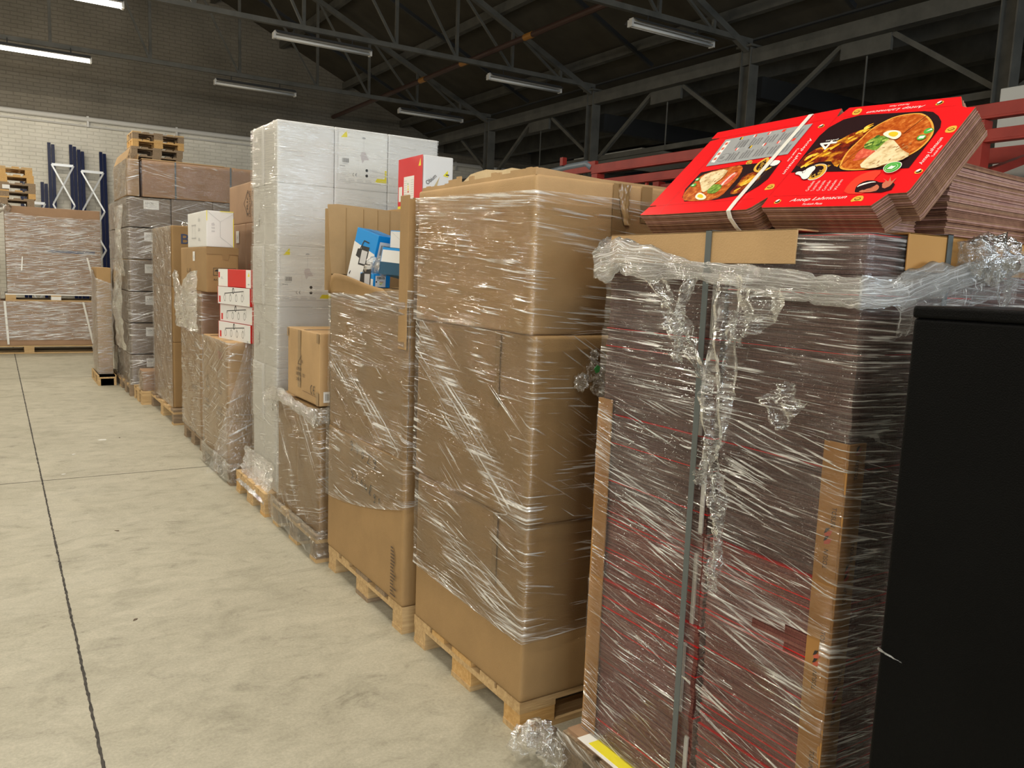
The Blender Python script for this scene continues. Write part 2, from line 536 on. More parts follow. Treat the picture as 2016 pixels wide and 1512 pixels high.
def film_on(parent, W, x0, x1, y0, y1, z0, z1, faces, mat=None, name='stretch_film'):
    """the film that clings to one carton (x0..x1, y0..y1, z0..z1 in world space; faces 'x', 'y' or 'xy')"""
    base = Vector(parent.location)
    cols = []
    off = W.off
    def span(a, b):
        n = max(2, int(round(abs(b - a) / W.ds)))
        return [a + (b - a) * k / n for k in range(n + 1)]
    if 'x' in faces:
        end = -0.012 if 'y' in faces else 0.0
        for s in span(-(y1 - y0), end):
            cols.append((s - (y0 - W.Y0), Vector((x0 - off, y0 - s, 0)), Vector((-1, 0, 0))))
    if 'x' in faces and 'y' in faces:
        cols.append((-(y0 - W.Y0), Vector((x0 - off * 0.72, y0 - off * 0.72, 0)), Vector((-0.7, -0.7, 0))))
    if 'y' in faces:
        st = 0.012 if 'x' in faces else 0.0
        for s in span(st, x1 - x0):
            cols.append((s + (x0 - W.X0), Vector((x0 + s, y0 - off, 0)), Vector((0, -1, 0))))
    nz = max(2, int(round((z1 - z0) / W.dz)))
    V, A, B, D, ok = [], [], [], [], []
    for s, p, nrm in cols:
        lo, hi = max(z0, W.lo(s)), min(z1, W.hi(s))
        good = hi - lo > 0.012
        if not good: lo, hi = z0, z0 + 0.001
        for k in range(nz + 1):
            z = lo + (hi - lo) * k / nz
            va = z + _k(W.ka, z) * s + W.fan * s * (z - 0.9)
            vb = z + _k(W.kb, z) * s - W.fan * 0.5 * s * (z - 0.6)
            rip = noise.noise(Vector((s * 2.2 + W.seed * 7, va * 26, W.seed))) + 0.7 * noise.noise(Vector((s * 5 + W.seed, vb * 17, 3.3)))
            q = p + nrm * (W.amp * rip)
            q.z = z
            V.append(tuple(q - base))
            A.append((s + W.seed * 3.17 + 20, va + W.seed))
            B.append((s + W.seed * 5.3 + 20, vb + W.seed * 2))
            D.append(W.dense(s, z))
            ok.append(good)
    F = []
    n1 = nz + 1
    for i in range(len(cols) - 1):
        for k in range(nz):
            a = i * n1 + k
            q = (a, a + n1, a + n1 + 1, a + 1)
            if not all(ok[j] for j in q): continue
            if W.hole and W.hole((cols[i][0] + cols[i + 1][0]) / 2, (V[a][2] + V[a + 1][2]) / 2 + base.z): continue
            F.append(q)
    if not F: return None
    used = sorted({j for q in F for j in q})
    mp = {j: i for i, j in enumerate(used)}
    V, A, B, D = ([L[j] for j in used] for L in (V, A, B, D))
    F = [tuple(mp[j] for j in q) for q in F]
    return uv_mesh_obj(name, V, F, A, B, D, mat or W.mat or FILM, parent)

def uv_mesh_obj(name, V, F, A, B, D, mat, parent=None, **tags):
    me = bpy.data.meshes.new(name)
    me.from_pydata(V, [], F)
    me.materials.append(mat)
    ua = me.uv_layers.new(name='pull_a')
    ub = me.uv_layers.new(name='pull_b')
    fa, fb = [], []
    for p in me.polygons:
        for vi in p.vertices:
            fa += A[vi]
            fb += B[vi]
    ua.data.foreach_set('uv', fa)
    ub.data.foreach_set('uv', fb)
    at = me.attributes.new('dense', 'FLOAT', 'POINT')
    at.data.foreach_set('value', D)
    me.polygons.foreach_set('use_smooth', [True] * len(me.polygons))
    me.update()
    o = bpy.data.objects.new(name, me)
    COL.objects.link(o)
    if parent: o.parent = parent
    return tag(o, **tags)

def loose_sheet(name, fn, nu, nv, mat, parent=None, amp=0.006, freq=18.0, seed=0, dense=lambda u, v: 0.1, su=1.0, sv=1.0, base=Vector((0, 0, 0)), **tags):
    """a hanging piece of film: fn(u, v) gives the point, crumpled along its normal"""
    V, A, B, D, F = [], [], [], [], []
    for i in range(nu + 1):
        for j in range(nv + 1):
            u, v = i / nu, j / nv
            p = Vector(fn(u, v))
            e = 0.01
            du = Vector(fn(min(1, u + e), v)) - Vector(fn(max(0, u - e), v))
            dv = Vector(fn(u, min(1, v + e))) - Vector(fn(u, max(0, v - e)))
            n = du.cross(dv)
            n = n.normalized() if n.length > 1e-9 else Vector((-1, 0, 0))
            q = Vector((u * su * freq, v * sv * freq, seed * 3.7))
            p += n * amp * (noise.noise(q) + 0.6 * noise.noise(q * 2.3))
            V.append(tuple(p - base))
            A.append((u * su + seed, v * sv))
            B.append((v * sv + seed * 2, u * su))
            D.append(dense(u, v))
    for i in range(nu):
        for j in range(nv):
            a = i * (nv + 1) + j
            F.append((a, a + nv + 1, a + nv + 2, a + 1))
    return uv_mesh_obj(name, V, F, A, B, D, mat, parent, **tags)

# ------------------------------------------------------------------ cartons
def carton(label, x0, x1, y0, y1, z0, z1, mat=K, wrap=None, faces='', group=None, name='cardboard_carton', cat='carton', seed=None, tape=True, lean=(0, 0), r=0.006, bulge=0.003, tape_face=None, gap=0.0015, film=None):
    x0, x1, y0, y1 = x0 + gap, x1 - gap, y0 + gap, y1 - gap
    dx, dy, dz = x1 - x0, y1 - y0, z1 - z0
    sd = seed if seed is not None else x0 * 7 + y0 * 13 + z0 * 29
    me = box_mesh(name, dx, dy, dz, mat, r=r, bulge=bulge, seed=sd, lean=lean)
    o = link_mesh(name, me, None, ((x0 + x1) / 2, (y0 + y1) / 2, z0), label=label, cat=cat, group=group)
    o['dims'] = (dx, dy, dz)
    if tape:
        a = Art(*face_of(dx, dy, dz, '+Z'))
        a.rect(0.01, dy / 2 - 0.024, dx - 0.01, dy / 2 + 0.024, TAPE)
        a.build('packing_tape', o)
    if tape_face:
        f, pos, wd, ln = tape_face
        a = Art(*face_of(dx, dy, dz, f))
        a.off = 0.0022 + bulge
        a.rect(pos - wd / 2, dz - ln, pos + wd / 2, dz - 0.004, TAPE)
        a.build('packing_tape', o)
    if wrap:
        film_on(o, wrap, x0, x1, y0, y1, z0, z1, faces, film)
    return o

def art_on(o, f, off=0.0055):
    dx, dy, dz = o['dims']
    return Art(*face_of(dx, dy, dz, f), off=off)

# ------------------------------------------------------------------ pallets
def pallet(label, x0, x1, y0, y1, z0, h=0.144, mats=(WOOD_A,), group=None, longx=True, seed=0, bottom=True):
    """deck boards run along x (longx) or y, nine blocks, three stringers, three bottom boards"""
    o = empty('wooden_pallet', ((x0 + x1) / 2, (y0 + y1) / 2, z0), 0 if longx else PI / 2, label, 'pallet', group)
    L, W = (x1 - x0, y1 - y0) if longx else (y1 - y0, x1 - x0)
    rnd = random.Random(seed)
    t = 0.02
    hb = h - 3 * t
    bm = []
    widths = (0.145, 0.1, 0.145, 0.1, 0.145)
    pos = [-W / 2 + 0.0725, -W / 4 + 0.012, 0, W / 4 - 0.012, W / 2 - 0.0725]
    for y, wd in zip(pos, widths):
        b = MB(); b.box((-L / 2, y - wd / 2, h - t), (L / 2, y + wd / 2, h), rnd.choice(mats)); b.build('deck_board', o)
    for x in (-L / 2 + 0.0725, 0, L / 2 - 0.0725):
        b = MB(); b.box((x - 0.0725, -W / 2, h - 2 * t), (x + 0.0725, W / 2, h - t), rnd.choice(mats)); b.build('stringer', o)
        for y, wd in ((-W / 2 + 0.05, 0.1), (0, 0.145), (W / 2 - 0.05, 0.1)):
            b = MB(); b.box((x - 0.07, y - wd / 2, t), (x + 0.07, y + wd / 2, h - 2 * t), rnd.choice(mats)); b.build('block', o)
    for y, wd in ((-W / 2 + 0.05, 0.1), (0, 0.145), (W / 2 - 0.05, 0.1)):
        b = MB(); b.box((-L / 2, y - wd / 2, 0), (L / 2, y + wd / 2, t), rnd.choice(mats)); b.build('bottom_board', o)
    return o

# ================================================================== THE HALL
Y_WALL = 19.2
X_EAVE = 9.2
Z_EAVE = 4.95
SLOPE = 0.45
def roof_z(x): return Z_EAVE + 0.12 + SLOPE * (X_EAVE - abs(x))

# floor: worn power-floated concrete with sawn joints
def concrete():
    m, nt, out = newmat('worn concrete')
    tc = nd(nt, 'ShaderNodeTexCoord')
    def N(scale, detail=6.0, rough=0.6, sc=(1, 1, 1), dist=0.0):
        mp = nd(nt, 'ShaderNodeMapping'); mp.inputs['Scale'].default_value = sc
        lk(nt, tc.outputs['Object'], mp.inputs[0])
        n = nd(nt, 'ShaderNodeTexNoise', i_Scale=scale, i_Detail=detail, i_Roughness=rough, i_Distortion=dist)
        lk(nt, mp.outputs[0], n.inputs['Vector'])
        return n.outputs[0]
    def ramp(sock, *st):
        r = nd(nt, 'ShaderNodeValToRGB')
        e = r.color_ramp.elements
        e[0].position, e[0].color = st[0][0], c4(st[0][1])
        e[1].position, e[1].color = st[-1][0], c4(st[-1][1])
        for p, c in st[1:-1]:
            k = e.new(p); k.color = c4(c)
        lk(nt, sock, r.inputs[0])
        return r.outputs[0]
    def mixc(f, a, b, mode='MIX'):
        x = nd(nt, 'ShaderNodeMix', data_type='RGBA', blend_type=mode)
        if isinstance(f, float): x.inputs[0].default_value = f
        else: lk(nt, f, x.inputs[0])
        lk(nt, a, x.inputs[6]); lk(nt, b, x.inputs[7])
        return x.outputs[2]
    big = ramp(N(0.7, 4.0), (0.35, (0.40, 0.373, 0.290)), (0.65, (0.46, 0.43, 0.340)))
    mid = ramp(N(3.2, 7.0, 0.65, (1, 1.2, 1), 0.6), (0.34, (0.84, 0.84, 0.825)), (0.48, (1, 1, 1)), (0.75, (1.0, 1.0, 1.0)))
    c = mixc(1.0, big, mid, 'MULTIPLY')
    sm = ramp(N(8.0, 8.0, 0.72, (0.8, 1.2, 1), 0.8), (0.30, (0.66, 0.65, 0.63)), (0.42, (0.93, 0.93, 0.92)), (0.62, (1.08, 1.08, 1.08)))
    c = mixc(1.0, c, sm, 'MULTIPLY')
    fine = ramp(N(90.0, 4.0, 0.7), (0.3, (0.84, 0.84, 0.84)), (0.7, (1.1, 1.1, 1.1)))
    c = mixc(1.0, c, fine, 'MULTIPLY')
    scr = ramp(N(6.0, 3.0, 0.5, (0.8, 5.0, 1), 2.0), (0.235, (0.74, 0.73, 0.72)), (0.27, (1, 1, 1)))
    c = mixc(0.55, c, scr, 'MULTIPLY')
    p = nd(nt, 'ShaderNodeBsdfPrincipled')
    lk(nt, c, p.inputs['Base Color'])
    rr = ramp(N(2.1, 5.0), (0.3, (0.42,) * 3), (0.7, (0.62,) * 3))
    lk(nt, rr, p.inputs['Roughness'])
    p.inputs['Specular IOR Level'].default_value = 0.3
    b = nd(nt, 'ShaderNodeBump', i_Strength=0.12, i_Distance=0.004)
    lk(nt, N(40.0, 5.0), b.inputs['Height'])
    lk(nt, b.outputs[0], p.inputs['Normal'])
    lk(nt, p.outputs[0], out.inputs[0])
    return m
b = MB(); b.box((-9.6, -9.0, -0.2), (18.0, Y_WALL + 0.3, 0.0), concrete())
b.build('floor', kind='structure')
JOINT = mottled('dirty joint filler', (0.03, 0.028, 0.025), (0.10, 0.09, 0.08), rough=0.95, scale=22.0, detail=6.0)
rnd = random.Random(5)
def joint(name, p, q, wd, step, jag):
    p, q = Vector(p), Vector(q)
    d = (q - p).normalized(); s = Vector((-d.y, d.x, 0))
    n = int((q - p).length / step)
    b = MB()
    last = None
    for k in range(n + 1):
        c = p + (q - p) * (k / n)
        a = c + s * (wd / 2 + rnd.uniform(0, jag)); e = c - s * (wd / 2 + rnd.uniform(0, jag))
        a.z = e.z = 0.0008
        if last: b.poly([last[1], e, a, last[0]], JOINT)
        last = (a, e)
    b.build(name, kind='structure')
joint('trim_1', (0.222, -8, 0), (0.222, Y_WALL, 0), 0.005, 0.02, 0.0045)
for k, y in enumerate((0.30, 6.26, 11.85)):
    joint('trim_%d' % (k + 2), (-9, y, 0), (12, y, 0), 0.006, 0.06, 0.002)
# flecks of torn film and chips lying on the floor
for k, (x, y, sz) in enumerate(((0.72, 7.55, 0.05), (0.47, 7.05, 0.02), (0.86, 7.6, 0.016), (0.53, 4.9, 0.018), (0.36, 6.4, 0.02), (0.45, 3.6, 0.016))):
    b = MB()
    n = 7
    b.prism([(sz * (0.5 + 0.5 * rnd.random()) * math.cos(2 * PI * j / n), 0.5 * sz * (0.5 + 0.5 * rnd.random()) * math.sin(2 * PI * j / n)) for j in range(n)], 0.0005, 0.0022, PAPER if k in (0, 1, 4) else INK_BROWN, PAPER if k in (0, 1, 4) else INK_BROWN)
    o = b.build('floor_scrap', label=['curled white scrap of film lying on the floor', 'tiny white fleck on the concrete beyond the joint crossing', 'small dark chip on the floor near the shadowed pallet', 'dark crumb on the bare concrete', 'small pale chip at the joint crossing', 'dark chip on the nearer concrete slab'][k], cat='scrap', group='scraps on the floor')
    o.location = (x, y, 0.0)
    o.rotation_euler = (0, 0, k * 0.8)

# back wall: painted brick gable, paler below the ledge
def brick(name, c1, c2, mort):
    m, nt, out = newmat(name)
    tc = nd(nt, 'ShaderNodeTexCoord')
    mp = nd(nt, 'ShaderNodeMapping'); mp.inputs['Rotation'].default_value = (PI / 2, 0, 0)
    lk(nt, tc.outputs['Object'], mp.inputs[0])
    br = nd(nt, 'ShaderNodeTexBrick', i_Scale=1.0)
    br.inputs['Brick Width'].default_value = 0.23; br.inputs['Row Height'].default_value = 0.075
    br.inputs['Mortar Size'].default_value = 0.008; br.inputs['Mortar Smooth'].default_value = 0.4
    br.inputs['Color1'].default_value = c4(c1); br.inputs['Color2'].default_value = c4(c2); br.inputs['Mortar'].default_value = c4(mort)
    wob = nd(nt, 'ShaderNodeTexNoise', i_Scale=4.0, i_Detail=3.0)
    lk(nt, mp.outputs[0], wob.inputs['Vector'])
    va = nd(nt, 'ShaderNodeVectorMath', operation='MULTIPLY_ADD')
    lk(nt, wob.outputs['Color'], va.inputs[0]); va.inputs[1].default_value = (0.03, 0.03, 0); lk(nt, mp.outputs[0], va.inputs[2])
    lk(nt, va.outputs[0], br.inputs['Vector'])
    n = nd(nt, 'ShaderNodeTexNoise', i_Scale=1.3, i_Detail=6.0)
    lk(nt, tc.outputs['Object'], n.inputs['Vector'])
    cr = nd(nt, 'ShaderNodeValToRGB')
    cr.color_ramp.elements[0].position = 0.3; cr.color_ramp.elements[0].color = (0.72, 0.72, 0.70, 1)
    cr.color_ramp.elements[1].position = 0.65; cr.color_ramp.elements[1].color = (1, 1, 1, 1)
    lk(nt, n.outputs[0], cr.inputs[0])
    mx = nd(nt, 'ShaderNodeMix', data_type='RGBA', blend_type='MULTIPLY'); mx.inputs[0].default_value = 0.8
    lk(nt, br.outputs[0], mx.inputs[6]); lk(nt, cr.outputs[0], mx.inputs[7])
    p = nd(nt, 'ShaderNodeBsdfPrincipled'); p.inputs['Roughness'].default_value = 0.7
    lk(nt, mx.outputs[2], p.inputs['Base Color'])
    n2 = nd(nt, 'ShaderNodeTexNoise', i_Scale=14.0, i_Detail=4.0)
    lk(nt, tc.outputs['Object'], n2.inputs['Vector'])
    ad = nd(nt, 'ShaderNodeMath', operation='MULTIPLY_ADD'); ad.inputs[1].default_value = -1.0
    lk(nt, br.outputs['Fac'], ad.inputs[0]); lk(nt, n2.outputs[0], ad.inputs[2])
    bp = nd(nt, 'ShaderNodeBump', i_Strength=0.55, i_Distance=0.02)
    lk(nt, ad.outputs[0], bp.inputs['Height']); lk(nt, bp.outputs[0], p.inputs['Normal'])
    lk(nt, p.outputs[0], out.inputs[0])
    return m
BRICK_LOW = brick('pale painted brick', (0.80, 0.76, 0.66), (0.76, 0.72, 0.63), (0.68, 0.64, 0.555))
BRICK_UP = brick('grey brick paint with cutoff shade', (0.195, 0.170, 0.128), (0.185, 0.160, 0.121), (0.150, 0.128, 0.096))  # grey paint, with the lamps' cutoff shade also put into its colour
Z_LEDGE = 4.36
b = MB()
b.box((-9.5, Y_WALL, 0), (18, Y_WALL + 0.3, Z_LEDGE), BRICK_LOW)
b.build('wall_back', kind='structure')
b = MB()
up = [(-9.5, Z_LEDGE), (18, Z_LEDGE), (18, 4.6), (X_EAVE, roof_z(9.2)), (0, roof_z(0)), (-9.5, roof_z(9.5))]
b.poly([(x, Y_WALL + 0.02, z) for x, z in up], BRICK_UP)
b.poly([(x, Y_WALL + 0.3, z) for x, z in reversed(up)], BRICK_UP)
for k in range(len(up)):
    (xa, za), (xb, zb) = up[k], up[(k + 1) % len(up)]
    b.poly([(xb, Y_WALL + 0.02, zb), (xa, Y_WALL + 0.02, za), (xa, Y_WALL + 0.3, za), (xb, Y_WALL + 0.3, zb)], BRICK_UP)
b.build('wall_back_gable', kind='structure')
b = MB()
b.tube([(-9.3, Y_WALL - 0.06, Z_LEDGE), (12, Y_WALL - 0.06, Z_LEDGE)], 0.05, LAMP_WHITE, n=10)
b.tube([(-9.3, Y_WALL - 0.04, Z_LEDGE - 0.13), (9, Y_WALL - 0.04, Z_LEDGE - 0.13)], 0.02, LAMP_WHITE, n=6)
for k in range(12):
    b.box((-8.5 + k * 1.7, Y_WALL - 0.09, Z_LEDGE - 0.15), (-8.46 + k * 1.7, Y_WALL, Z_LEDGE + 0.06), LAMP_WHITE)
b.build('trim_6', kind='structure')
WALL_PAINT = mottled('dull painted wall', (0.46, 0.44, 0.39), (0.54, 0.52, 0.46), rough=0.8, scale=1.5)
PANE = plain('daylight in obscured glass', (0.8, 0.85, 0.9), 0.3, emit=(0.72, 0.86, 1.0), strength=DAYLIGHT)
WIN_FRAME = plain('grey window frame', (0.3, 0.3, 0.3), 0.5)
for k, xw in enumerate((-5.0, -0.9, 3.2)):
    o = empty('window_%d' % (k + 1), (xw, -8.98, 1.2), kind='structure')
    b = MB(); b.poly([(0, 0, 0), (0, 0, 2.6), (3.2, 0, 2.6), (3.2, 0, 0)], PANE); b.build('pane', o)
    b = MB()
    for q in range(5): b.box((q * 0.8 - 0.02, 0.002, 0), (q * 0.8 + 0.02, 0.04, 2.6), WIN_FRAME)
    for q in range(4): b.box((-0.02, 0.002, q * 2.6 / 3 - 0.02), (3.22, 0.04, q * 2.6 / 3 + 0.02), WIN_FRAME)
    b.build('frame', o)
WALL_DARK = plain('dark cladding', (0.05, 0.05, 0.048), 0.8)
b = MB(); b.box((-9.8, -9.0, 0), (-9.5, Y_WALL + 0.3, 5.0), WALL_PAINT); b.build('wall_left', kind='structure')
b = MB(); b.box((-9.8, -9.3, 0), (18, -9.0, 5.0), WALL_PAINT); b.build('wall_front', kind='structure')
b = MB(); b.box((18, -9.3, 0), (18.3, Y_WALL + 0.3, 4.6), WALL_DARK); b.build('wall_right', kind='structure')

# roof
ROOF = mottled('dark fibre board roof', (0.045, 0.038, 0.026), (0.068, 0.058, 0.041), rough=0.9, scale=2.0)
for sgn in (1, -1):
    b = MB()
    x1 = 9.6
    q = [(0, -9.3, roof_z(0)), (0, Y_WALL + 0.3, roof_z(0)), (sgn * x1, Y_WALL + 0.3, roof_z(x1)), (sgn * x1, -9.3, roof_z(x1))]
    if sgn < 0: q = list(reversed(q))
    b.poly(q, ROOF)
    t = [(x, y, z + 0.12) for x, y, z in q]
    b.poly(list(reversed(t)), ROOF)
    for k in range(4):
        j = (k + 1) % 4
        b.poly([q[j], q[k], t[k], t[j]], ROOF)
    b.build('ceiling', kind='structure')
for k in range(6):                                           # purlins along the hall
    x = 1.2 + k * 1.5
    b = MB(); b.box((x - 0.05, -9.2, roof_z(x) - 0.19), (x + 0.05, Y_WALL, roof_z(x) - 0.04), STEEL)
    b.build('roof_purlin', kind='structure')
TR_Y = [15.7, 12.05, 8.45, 4.85, 1.2]
for y in (13.9, 10.3, 6.65, 3.0, 17.4):                      # dark T-ribs up the slope between the trusses
    b = MB(); b.bar((9.0, y, roof_z(9.0) - 0.22), (0.4, y, roof_z(0.4) - 0.22), 0.05, 0.06, STEEL_DARK)
    b.build('roof_rib', kind='structure')
def truss(y):
    o = empty('roof_truss', (0, y, Z_EAVE), kind='structure')
    B = lambda name, p, q, wd, hg, m=STEEL: (lambda mb: (mb.bar(p, q, wd, hg, m), mb.build(name, o)))(MB())
    B('bottom_chord', (-9.2, 0, 0), (9.2, 0, 0), 0.07, 0.07)
    zt = lambda x: roof_z(x) - 0.26 - Z_EAVE
    B('top_chord', (0, 0, zt(0)), (9.25, 0, zt(9.25)), 0.08, 0.09)
    B('top_chord', (0, 0, zt(0)), (-9.25, 0, zt(9.25)), 0.08, 0.09)
    xs = [8.45, 7.45, 6.4, 5.35, 3.9, 2.4, 0.9]
    for k, x in enumerate(xs):
        B('web_member', (x, 0, 0), (x, 0, zt(x)), 0.045, 0.045)
        if k + 1 < len(xs):
            x2 = xs[k + 1]
            B('web_member', (x, 0, 0), (x2, 0, zt(x2)), 0.035, 0.035)
    return o
for y in TR_Y: truss(y)
# valley columns and lattice girder along the hall
for y in TR_Y:
    o = empty('steel_column', (X_EAVE, y, 0), kind='structure')
    b = MB(); b.box((-0.09, -0.09, 0), (0.09, -0.075, 4.85), STEEL); b.box((-0.09, 0.075, 0), (0.09, 0.09, 4.85), STEEL); b.box((-0.008, -0.075, 0), (0.008, 0.075, 4.85), STEEL)
    b.build('shaft', o)
    b = MB(); b.box((-0.14, -0.14, 4.85), (0.14, 0.14, 4.88), STEEL); b.build('cap_plate', o)
o = empty('lattice_girder', (X_EAVE, 0, 0), kind='structure')
b = MB(); b.box((-0.07, -9, 4.62), (0.07, Y_WALL, 4.82), STEEL); b.build('top_beam', o)
b = MB(); b.box((0.1, -9, 3.66), (0.15, Y_WALL, 3.74), STEEL); b.build('bottom_rail', o)
for y in TR_Y:
    for d in (-1, 1):
        b = MB(); b.bar((0.12, y + d * 0.1, 3.72), (0.12, y + d * 1.45, 4.62), 0.06, 0.06, STEEL); b.build('brace', o)
    b = MB(); b.box((0.07, y - 2.15, 4.42), (0.12, y - 1.45, 4.62), STEEL); b.build('gusset', o)
    b = MB(); b.tube([(0.13, y - 1.8, 3.7), (0.13, y - 1.8, 4.5)], 0.012, STEEL, n=6); b.build('hanger_rod', o)
# lean-to bay beyond the columns
b = MB(); b.box((X_EAVE + 0.1, -9.3, 5.0), (18.3, Y_WALL + 0.3, 5.12), WALL_DARK); b.build('ceiling', kind='structure')
for k in range(6):
    x = 10.0 + k * 1.35
    b = MB(); b.box((x - 0.1, -9.2, 4.62), (x + 0.1, Y_WALL, 5.0), STEEL)
    b.build('roof_joist', kind='structure')
b = MB(); b.box((12.6, 14.6, 4.50), (15.2, 17.2, 4.56), PAPER); b.build('ceiling_panel', kind='structure')
for k in range(4):
    b = MB(); b.bar((X_EAVE + 0.2, 12.05 - k * 3.6, 4.35), (17.8, 12.05 - k * 3.6, 4.35), 0.16, 0.3, STEEL_DARK); b.build('cross_beam', kind='structure')
# rust-brown pipe with orange bands
b = MB(); b.tube([(6.9, -8.5, 5.10), (6.9, Y_WALL - 0.1, 5.10)], 0.045, plain('rust brown pipe', (0.055, 0.024, 0.016), 0.6), n=10)
pipe = b.build('ceiling_pipe', label='rust brown pipe with orange bands running under the roof', cat='pipe')
for y in (6.3, 8.2, 10.6, 12.6, 14.2):
    b = MB(); b.tube([(6.9, y, 5.10), (6.9, y + 0.22, 5.10)], 0.05, plain('orange band', (0.36, 0.15, 0.02), 0.5), n=10)
    b.build('marker_band', pipe)

# fluorescent battens
TUBE_ON = plain('lit fluorescent tube', (0.9, 0.9, 0.9), 0.3, emit=(1.0, 0.95, 0.86), strength=9.0)
TUBE_OFF = plain('unlit fluorescent tube', (0.66, 0.65, 0.62), 0.3)
REFL = plain('dull lamp reflector', (0.10, 0.10, 0.10), 0.5)
def batten(x, y, on, label, group, rod=True):
    o = empty('fluorescent_lamp', (x, y, LAMP_Z), 0, label, 'lamp', group)
    L = 1.48
    b = MB()
    b.box((0.02, -0.04, 0.035), (L - 0.02, 0.04, 0.085), LAMP_WHITE); b.build('housing', o)
    b = MB()
    for s in (-1, 1):
        b.poly([(0.02, s * 0.04, 0.086), (L - 0.02, s * 0.04, 0.086), (L - 0.02, s * 0.13, 0.03), (0.02, s * 0.13, 0.03)], REFL)
        b.poly([(0.02, s * 0.04, 0.09), (0.02, s * 0.13, 0.034), (L - 0.02, s * 0.13, 0.034), (L - 0.02, s * 0.04, 0.09)], REFL)
    b.build('reflector', o)
    for s in (-0.025, 0.025):
        b = MB(); b.tube([(0.03, s, 0.0), (L - 0.03, s, 0.0)], 0.019, TUBE_ON if on else TUBE_OFF, n=10); b.build('tube', o, smooth=True)
    for x2 in (0.015, L - 0.015):
        b = MB(); b.box((x2 - 0.015, -0.045, -0.025), (x2 + 0.015, 0.045, 0.06), LAMP_WHITE); b.build('end_cap', o)
    if rod:
        for x2 in (0.3, L - 0.3):
            b = MB(); b.tube([(x2, 0, 0.085), (x2, 0, Z_EAVE - LAMP_Z - 0.03)], 0.008, STEEL_DARK, n=6); b.build('hanger', o)
    if on:
        for tilt in (-42, 42):                               # bare tubes shine sideways as well as down
            ld = bpy.data.lights.new('tube_light', 'AREA')
            ld.shape = 'RECTANGLE'; ld.size = L - 0.06; ld.size_y = 0.05
            ld.energy = LAMP_W / 2; ld.color = LAMP_C
            lo = bpy.data.objects.new('tube_light', ld); COL.objects.link(lo)
            lo.parent = o; lo.location = (L / 2, 0.02 * (1 if tilt > 0 else -1), -0.03)
            lo.rotation_euler = (math.radians(tilt), 0, 0)
    return o
ordn = ['first', 'second', 'third', 'fourth', 'fifth', 'sixth', 'seventh', 'eighth']
batten(0.0, 15.55, True, 'lit fluorescent lamp high before the brick wall above the wrapped bundles', 'lit fluorescent lamps')
batten(0.05, 12.0, True, 'lit fluorescent lamp at the top edge, one truss nearer than the other lit lamp', 'lit fluorescent lamps')
for k, y in enumerate((8.4, 4.8, 1.2, -2.4, -6.0)):
    batten(0.0, y, True, 'lit fluorescent lamp over the aisle, %s after the two in view' % ordn[k], 'lit fluorescent lamps')
for col, x in enumerate((-3.6, -7.2)):
    for k, y in enumerate((15.6, 12.0, 8.4, 4.8, 1.2, -2.4, -6.0)):
        batten(x, y, True, 'lit fluorescent lamp in the %s row from the carton stacks, %s from the brick wall' % (('second', 'third')[col], ordn[k]), 'lit fluorescent lamps')
batten(3.45, 15.7, False, 'unlit fluorescent lamp under the truss against the brick wall', 'unlit fluorescent lamps')
batten(3.45, 12.03, False, 'unlit fluorescent lamp under the second truss, high above the white tower', 'unlit fluorescent lamps')
batten(7.05, 15.72, False, 'small dim unlit fluorescent lamp just above the top of the white carton tower', 'unlit fluorescent lamps')
batten(7.0, 12.07, False, 'unlit fluorescent lamp hanging beside the column line over the torn brown carton', 'unlit fluorescent lamps')
batten(6.95, 8.43, False, 'large unlit fluorescent lamp above the red rack, nearest of the dark ones', 'unlit fluorescent lamps')

# ================================================================== NEAREST BROWN STACK
pallet('pale wooden pallet under the big plain brown carton stack', 1.405, 2.605, 2.075, 2.875, 0, 0.115, (WOOD_A, WOOD_C), seed=3)
NB = Wrap(1.40, 2.07, lo=lambda s: 0.325 + (0.02 * (s / 0.8) ** 2 if s < 0 else 0.05 * s), hi=lambda s: 1.765 + (-0.03 * s if s < 0 else 0.0), ka=0.02, kb=lambda z: 0.10 if z > 1.335 else (0.62 if z > 0.72 else 0.22), fan=0.06, seed=1, ds=0.02, dz=0.02, amp=0.0035, hem=0.95,
          bands=(((-0.8, 1.33), (-0.02, 0.73), 0.05, 0.7), ((-0.8, 1.22), (-0.1, 0.74), 0.035, 0.5), ((-0.8, 0.62), (0, 0.40), 0.05, 0.4), ((-0.85, 1.72), (0.0, 1.74), 0.02, 0.35), ((0, 1.66), (0.5, 1.52), 0.025, 0.35), ((-0.5, 0.50), (0, 0.34), 0.06, 0.6)))
cb = carton('big plain brown carton at the base of the nearest brown stack, lower edge unwrapped', 1.40, 2.60, 2.07, 2.87, 0.115, 0.715, K, NB, 'xy', 'nearest brown carton stack', r=0.012, bulge=0.006)
cm = carton('wrapped brown carton in the middle of the nearest brown stack', 1.395, 2.60, 2.065, 2.885, 0.715, 1.325, K, NB, 'xy', 'nearest brown carton stack', r=0.012, bulge=0.006)
ct = carton('torn-topped brown carton crowning the nearest brown stack', 1.39, 2.60, 2.085, 2.90, 1.325, 1.815, K_PALE, NB, 'xy', 'nearest brown carton stack', r=0.010, bulge=0.004, tape=False)
